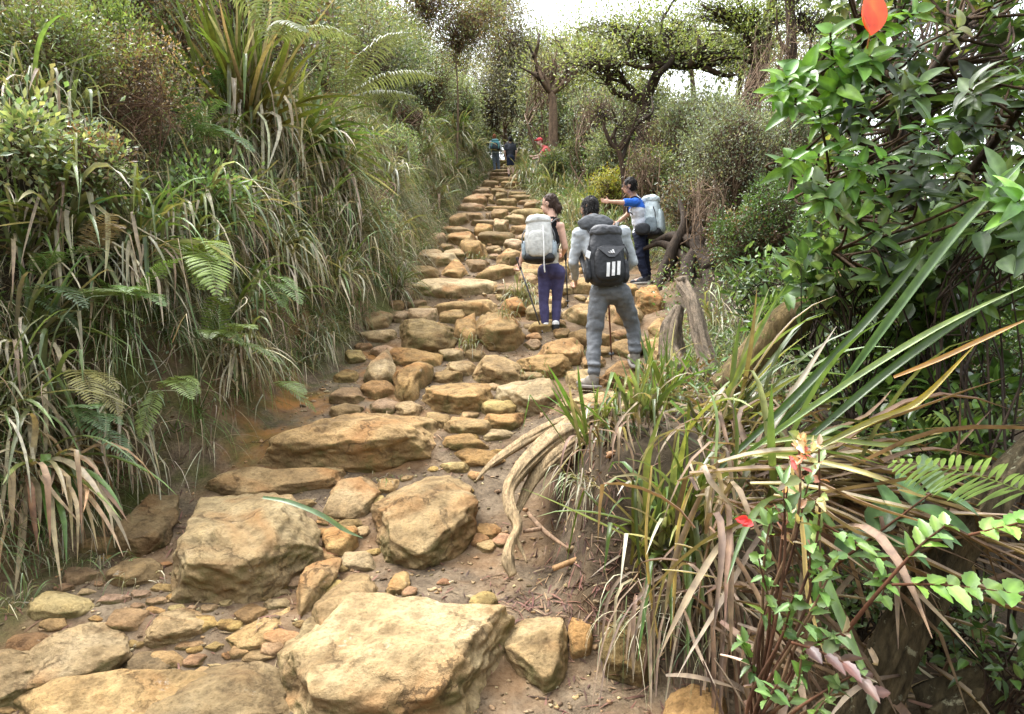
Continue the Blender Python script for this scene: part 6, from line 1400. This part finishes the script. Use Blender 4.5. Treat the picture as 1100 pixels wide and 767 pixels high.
def backpack(label, c, R, w, h, d, main, lid, pocket, bottom=None, seed=0, sidecol=None, straps_to=None, strapcol=(.02, .02, .022), rolltop=True, lvl=5):
    c = np.asarray(c, float); base = c - R[2] * h / 2; t = thing('backpack', label, 'backpack', base)
    def part(nm, cc, r, col, p=3.6, taper=0, amp=.012, mat=M_NYLON, par=None):
        v, f = sell(cc, r, R, p, lvl, taper, seed + len(nm), amp); g = G(); g.add(v, f, col); return g.build(nm, mat, par or t)
    part('main_compartment', c, (w / 2, d / 2, h / 2), main, 3.4, .22)
    if lid is not None: part('lid', c + R[2] * h * .42, (w * .42, d * .5, h * .12), lid, 2.8, .1, .018)
    po = part('front_pocket', c - R[2] * h * .14 - R[1] * d * .42, (w * .37, d * .2, h * .3), pocket, 3.2, .15, .008)
    if bottom is not None: part('base_panel', c - R[2] * h * .42, (w * .49, d * .5, h * .12), bottom, 3.2, 0)
    for sg in (-1, 1): part('side_pocket', c + R[0] * sg * w * .46 - R[2] * h * .24, (w * .09, d * .36, h * .2), sidecol or pocket, 3, .1)
    g = G(); tube(g, [c + R[2] * h * .5 - R[0] * .03 + R[1] * d * .3, c + R[2] * h * .58 + R[1] * d * .3, c + R[2] * h * .5 + R[0] * .03 + R[1] * d * .3], .008, 6, strapcol, nsub=4); g.build('haul_loop', M_NYLON, t)
    for sg, q in ((-1, 'L'), (1, 'R')):
        if straps_to is None: break
        J, s = straps_to; S = J['sh' + q]; S2 = S * .75 + (J['shL'] + J['shR']) / 2 * .25
        a = c + R[2] * h * .36 + R[0] * sg * w * .25 + R[1] * d * .45; e = c - R[2] * h * .3 + R[0] * sg * w * .45 + R[1] * d * .4
        g = G(); tube(g, [a, S2 + R[2] * .085 * s - R[1] * .02, S2 + R[2] * .05 * s + R[1] * .09 * s, S2 - R[2] * .12 * s + R[1] * .13 * s, S * .6 + e * .4 + R[1] * .1 * s, e], .024 * s, 8, strapcol, nsub=6, flat=.4); g.build('shoulder_strap', M_NYLON, t)
        g = G(); tube(g, [c + R[0] * sg * w * .42 + R[2] * h * .2 - R[1] * d * .2, c + R[0] * sg * w * .5 + R[2] * h * .02 - R[1] * d * .3, c + R[0] * sg * w * .47 - R[2] * h * .2 - R[1] * d * .25], .007, 5, strapcol, nsub=4); g.build('compression_strap', M_NYLON, t)
    return t, po
def pole(label, a, b, col, s=1.0, gripcol=(.02, .02, .02)):
    a = np.asarray(a, float); b = np.asarray(b, float); d = nrm(a - b); t = thing('trekking_pole', label, 'trekking pole', b)
    g = G(); tube(g, [b, b * .5 + a * .5, a], [.008, .009, .01], 8, col); g.build('shaft', M_METAL, t)
    g = G(); tube(g, [a - d * .05, a, a + d * .06, a + d * .1], [.015, .017, .016, .02], 10, gripcol, nsub=3); g.build('grip', M_NYLON, t)
    g = G(); tube(g, [b + d * .07, b + d * .075], [.03, .03], 12, (.02, .02, .02)); g.build('basket', M_NYLON, t)
    g = G(); tube(g, [b - d * .03, b + d * .03], [.004, .009], 8, (.3, .3, .3)); g.build('tip', M_METAL, t)
    return t
# man in the grey jacket
JM = dict(head=(633, 226, 6.38), neck=(638, 240, 6.24), shL=(622, 252, 6.2), shR=(669, 250, 6.2), elL=(616, 282, 6.22), wrL=(618, 299, 6.42), elR=(680, 281, 6.25), wrR=(662, 297, 6.5),
          hipL=(644, 316, 6.12), hipR=(667, 316, 6.12), knL=(638, 362, 6.12), knR=(680, 350, 6.28), anL=(638, 404, 5.98), anR=(682, 381, 6.22))
body, J, TF, shm, hm = person('man in a grey jacket and grey trousers climbing with a black backpack, seen from behind', JM, 1.0, (-.1, 1, 0), (-.3, 1, -.7), top=(.4, .43, .45), bottom=(.15, .158, .168), hood=(.1, .105, .112), shoe=(.24, .22, .19), sole=(.2, .18, .16), toes=dict(L=(-.55, .9, 0), R=(.05, 1, .25)), bulk=.97, seed=1)
R = np.array([nrm([1, .05, .02]), nrm([-.05, 1, -.1]), [0, 0, 0]]); R[2] = nrm(np.cross(R[0], R[1])); R[1] = np.cross(R[2], R[0])
c = at(651, 276, 5.98); w_, h_, d_ = .36, .52, .2
t, po = backpack('black backpack with three white stripes and grey lid, worn by the man in grey', c, R, w_, h_, d_, (.024, .026, .03), (.07, .073, .08), (.02, .021, .024), None, 3, (.03, .032, .036), (J, 1.0))
pc = c - R[2] * h_ * .14 - R[1] * d_ * .42; pr = (w_ * .37, d_ * .2, h_ * .3)
def psurf(x, z, p=3.2):
    return -pr[1] * max(0, 1 - abs(x / pr[0]) ** p - abs(z / pr[2]) ** p) ** (1 / p) * .97
for k in range(3):
    g = G(); x0 = -.028 + k * .046; z0 = -.128 + k * .006
    for j in range(4): plate(g, pc, R, [(x0 + .002 * j, z0 + j * .03), (x0 + .027 + .002 * j, z0 + j * .03), (x0 + .029 + .002 * j, z0 + (j + 1) * .03), (x0 + .002 * (j + 1), z0 + (j + 1) * .03)], .004, (.8, .8, .8), lambda x, z: psurf(x, z) - .004)
    g.build('white_stripe', M_CLOTH, t, smooth=False)
g = G()
plate(g, pc, R, [(-.1, .13), (.15, .14), (.05, .04), (-.0, .04)], .004, (.07, .072, .078), lambda x, z: psurf(min(max(x, -.09), .09), min(z, .12)) - .006); g.build('pocket_flap', M_NYLON, t, smooth=False)
g = G()
for k, (xa, wb, hb) in enumerate(((.004, .014, .012), (.021, .014, .024), (.038, .014, .036))):
    plate(g, pc, R, [(xa, .074), (xa + wb, .07), (xa + wb - .012, .07 + hb), (xa - .012, .074 + hb * .8)], .004, (.8, .8, .8), lambda x, z: psurf(x, z) - .013)
g.build('white_emblem', M_CLOTH, t, smooth=False)
g = G(); plate(g, c, R, [(-.2, -.02), (-.165, -.04), (-.15, .02), (-.185, .04)], .01, (.75, .76, .76), lambda x, z: -d_ * .47); g.build('white_tag', M_CLOTH, t, smooth=False)
pole('brown walking pole held in front of the man in the grey jacket', J['wrR'] + np.array([-.08, .03, .0]), hit(657, 386) , (.12, .035, .025))
# woman in purple leggings
JW = dict(head=(590, 219, 7.86), neck=(594, 235, 7.82), shL=(578, 243, 7.84), shR=(602, 243, 7.76), elL=(564, 266, 7.9), wrL=(559, 282, 7.92), elR=(607, 266, 7.78), wrR=(605, 272, 8.0),
          hipL=(585, 292, 7.78), hipR=(600, 292, 7.76), knL=(584, 324, 7.78), knR=(598, 323, 7.82), anL=(586, 353, 7.75), anR=(597, 352, 7.74))
def tank(J, s):
    def f(co):
        c = np.tile((.012, .012, .013), (len(co), 1)); z0 = at(592, 277, 7.75)[2]; c[co[:, 2] < z0 + .06] = (.42, .39, .32); return c
    return f
body, J, TF, shm, hm = person('woman in a black tank top and purple leggings climbing with two walking poles', JW, .93, (-.15, 1, 0), (-.85, .5, -.1), skin=(.62, .38, .28), hair=(.045, .026, .018), topf=tank, bottom=(.06, .056, .125), sleeves='none', legs='tight', shoe=(.012, .012, .014), sole=(.05, .05, .05), hairlen=.13, topname='tank_top', botname='leggings', sock=(.75, .75, .74), seed=2)
Rw = np.array([nrm([1, -.12, .03]), nrm([.1, 1, -.06]), [0, 0, 0]]); Rw[2] = nrm(np.cross(Rw[0], Rw[1])); Rw[1] = np.cross(Rw[2], Rw[0])
cw = at(579, 257, 7.56)
t, po = backpack('light grey backpack with a black base on the back of the woman', cw, Rw, .36, .5, .24, (.5, .5, .47), (.56, .57, .55), (.44, .44, .41), (.015, .015, .017), 9, (.3, .36, .4), (J, .93), (.1, .1, .1))
g = G(); tube(g, [cw + Rw[0] * .06 - Rw[1] * .17 + Rw[2] * .1, cw + Rw[0] * .065 - Rw[1] * .19 - Rw[2] * .15, cw + Rw[0] * .06 - Rw[1] * .16 - Rw[2] * .3, cw + Rw[0] * .065 - Rw[1] * .15 - Rw[2] * .4], .007, 6, (.75, .75, .73), nsub=4); g.build('dangling_strap', M_NYLON, t)
pole('dark walking pole planted on the left of the woman', J['wrL'] + np.array([-.01, .0, -.03]), hit(583, 358), (.03, .028, .03), gripcol=(.03, .02, .02))
pole('dark walking pole held at the right side of the woman', J['wrR'] + np.array([.03, .03, -.03]), at(610, 330, 8.1), (.03, .028, .03))
# man in the blue and white shirt
JB = dict(head=(676, 201, 10.55), neck=(681, 213, 10.6), shL=(682, 219, 10.42), shR=(685, 218, 10.78), elL=(667, 219, 10.35), wrL=(655, 218, 10.35), elR=(674, 232, 10.95), wrR=(664, 240, 11.0),
          hipL=(687, 254, 10.48), hipR=(690, 254, 10.72), knL=(688, 278, 10.42), knR=(693, 279, 10.7), anL=(693, 299, 10.4), anR=(696, 298, 10.72))
JB = {k: (x, y - 1.5, z) for k, (x, y, z) in JB.items()}
def tee(J, s):
    def f(co):
        c = np.tile((.62, .65, .72), (len(co), 1)); lim = J['shL'][2] - .07
        c[(co[:, 2] > lim) & (np.linalg.norm(co - J['neck'], axis=1) > .1)] = (.03, .13, .55); return c
    return f
body, J, TF, shm, hm = person('man in a white shirt with blue shoulders, reaching his arm out left', JB, 1.0, (-.9, .42, 0), (-.9, .3, 0), skin=(.56, .34, .24), topf=tee, bottom=(.012, .015, .03), sleeves='short', shoe=(.03, .03, .035), glasses=True, topname='shirt', grip=.5, seed=3)
Rb = np.array([nrm([.42, .9, 0]), nrm([-.9, .42, -.1]), [0, 0, 0]]); Rb[2] = nrm(np.cross(Rb[0], Rb[1])); Rb[1] = np.cross(Rb[2], Rb[0])
cb = at(701, 233, 10.62)
t, po = backpack('pale blue-grey backpack with a black base, worn by the man in blue', cb, Rb, .36, .62, .28, (.5, .58, .6), (.52, .6, .62), (.46, .54, .56), (.015, .016, .018), 15, (.16, .2, .22), (J, 1.0), (.015, .015, .02))
g = G(); q = at(690, 246, 10.32); v, f = sell(q, (.12, .06, .09), np.eye(3), 3, 4, 0, 3, .01); g.add(v, f, (.02, .022, .026)); g.build('hip_pocket', M_NYLON, t)
# far walkers
def far(label, Y, hx, hy, fx, fy, lean=0, **k):
    S = (fy - hy + 6) / 186.; P_ = lambda x, y, dy=0: (hx + (fx - hx) * ((y) / 170.) + x * S, hy + y * S, Y + dy)
    J = dict(head=P_(0, 0), neck=P_(0, 17), shL=P_(-20, 27), shR=P_(20, 27), elL=P_(-27, 58), wrL=P_(-22, 84, .15), elR=P_(27, 58), wrR=P_(24, 84, .15), hipL=P_(-9, 86), hipR=P_(9, 86), knL=P_(-10, 128, .05), knR=P_(9, 126, .1), anL=P_(-10, 167), anR=P_(10, 165, .1))
    return person(label, J, 1.0, (-.1, 1, 0), vox=.022, **k)
b_, J, *_ = far('far walker in dark shorts with a black backpack at the top of the steps', 28.6, 548, 150, 549, 187, sleeves='short', legs='shorts', top=(.05, .055, .07), bottom=(.03, .04, .075), topname='shirt', botname='shorts', seed=4, skin=(.68, .46, .38))
backpack('black backpack on the far walker in dark shorts', at(547.5, 161, 28.75), np.eye(3), .44, .62, .3, (.014, .015, .02), (.02, .02, .026), (.02, .021, .026), None, 21, None, (J, 1.0), lvl=4)
b_, J, *_ = far('farthest walker with orange-brown hair and a teal backpack at the top left of the steps', 31.5, 531, 147, 534, 183, sleeves='long', top=(.42, .48, .52), bottom=(.16, .2, .27), hair=(.28, .1, .04), seed=5, skin=(.5, .32, .24))
backpack('teal and black backpack on the farthest walker', at(532, 156, 31.2), np.eye(3), .42, .5, .3, (.1, .36, .4), (.12, .3, .34), (.03, .045, .06), (.01, .01, .012), 22, None, (J, 1.0), lvl=4)
JR = dict(head=(579.5, 152, 22.5), neck=(583, 157, 22.5), shL=(585, 161, 22.3), shR=(588, 159, 22.7), elL=(579, 167, 22.2), wrL=(572, 168, 22.1), elR=(582, 168, 22.7), wrR=(575, 170, 22.7), hipL=(592, 177, 22.4), hipR=(593, 177, 22.65), knL=(589, 194, 22.4), knR=(591, 194, 22.65), anL=(590, 210, 22.4), anR=(592, 210, 22.65))
person('far person in a red shirt bending down among the bushes right of the upper steps', JR, 1.0, (-1, -.1, 0), (-.9, -.3, -.3), vox=.022, top=(.5, .1, .1), sleeves='short', bottom=(.1, .085, .06), topname='shirt', seed=6, skin=(.6, .4, .32), hair=(.3, .1, .07), shoe=(.7, .7, .7), capcol=(.6, .08, .09))
# ------------------------------------------------------------------ camera, light, sky
cam = bpy.data.cameras.new('camera'); cam.lens = 36 * FPX / 1100; cam.sensor_width = 36; cam.clip_end = 1000; cam.clip_start = .05
co = bpy.data.objects.new('camera', cam); COL.objects.link(co); co.location = CAM; co.rotation_euler = (PI / 2, 0, 0); sc.camera = co
SUN_EL, SUN_AZ = math.radians(62), math.radians(-60)   # azimuth from +Y, clockwise
w = bpy.data.worlds.new('World'); sc.world = w; w.use_nodes = True
nt = w.node_tree; nt.nodes.clear(); ns, ls = nt.nodes, nt.links
sky = ns.new('ShaderNodeTexSky'); sky.sky_type = 'NISHITA'; sky.sun_disc = False; sky.sun_elevation = SUN_EL; sky.sun_rotation = SUN_AZ; sky.air_density = 1.5; sky.dust_density = 6; sky.ozone_density = .5
hs = ns.new('ShaderNodeHueSaturation'); hs.inputs['Saturation'].default_value = .22; hs.inputs['Value'].default_value = 4.9
ls.new(sky.outputs[0], hs.inputs['Color'])
tc = ns.new('ShaderNodeTexCoord'); nz = ns.new('ShaderNodeTexNoise'); nz.inputs['Scale'].default_value = 2.2; nz.inputs['Detail'].default_value = 5
ls.new(tc.outputs['Generated'], nz.inputs['Vector'])
rr = ramp(ns, [(.3, (.85, .87, .9)), (.7, (1.1, 1.1, 1.1))]); ls.new(nz.outputs['Fac'], rr.inputs[0])
mc = mixc(ns, ls, 1, hs.outputs[0], rr.outputs[0], 'MULTIPLY')
bg = ns.new('ShaderNodeBackground'); bg.inputs['Strength'].default_value = .15; ls.new(mc, bg.inputs['Color'])
ow = ns.new('ShaderNodeOutputWorld'); ls.new(bg.outputs[0], ow.inputs[0])
sl = bpy.data.lights.new('sun', 'SUN'); sl.energy = 1.5; sl.angle = math.radians(12); sl.color = (1, .975, .94)
so = bpy.data.objects.new('sun', sl); COL.objects.link(so)
sd = Vector((math.sin(SUN_AZ) * math.cos(SUN_EL), math.cos(SUN_AZ) * math.cos(SUN_EL), math.sin(SUN_EL)))
so.rotation_euler = sd.to_track_quat('Z', 'Y').to_euler(); so.location = (0, 0, 30)
sc.view_settings.view_transform = 'Standard'; sc.view_settings.look = 'None'; sc.view_settings.exposure = 0; sc.view_settings.gamma = 1
c = sc.cycles
c.max_bounces = 6; c.diffuse_bounces = 4; c.glossy_bounces = 2; c.transmission_bounces = 4; c.transparent_max_bounces = 4
c.use_denoising = True; c.caustics_reflective = False; c.caustics_refractive = False
sc.render.film_transparent = False
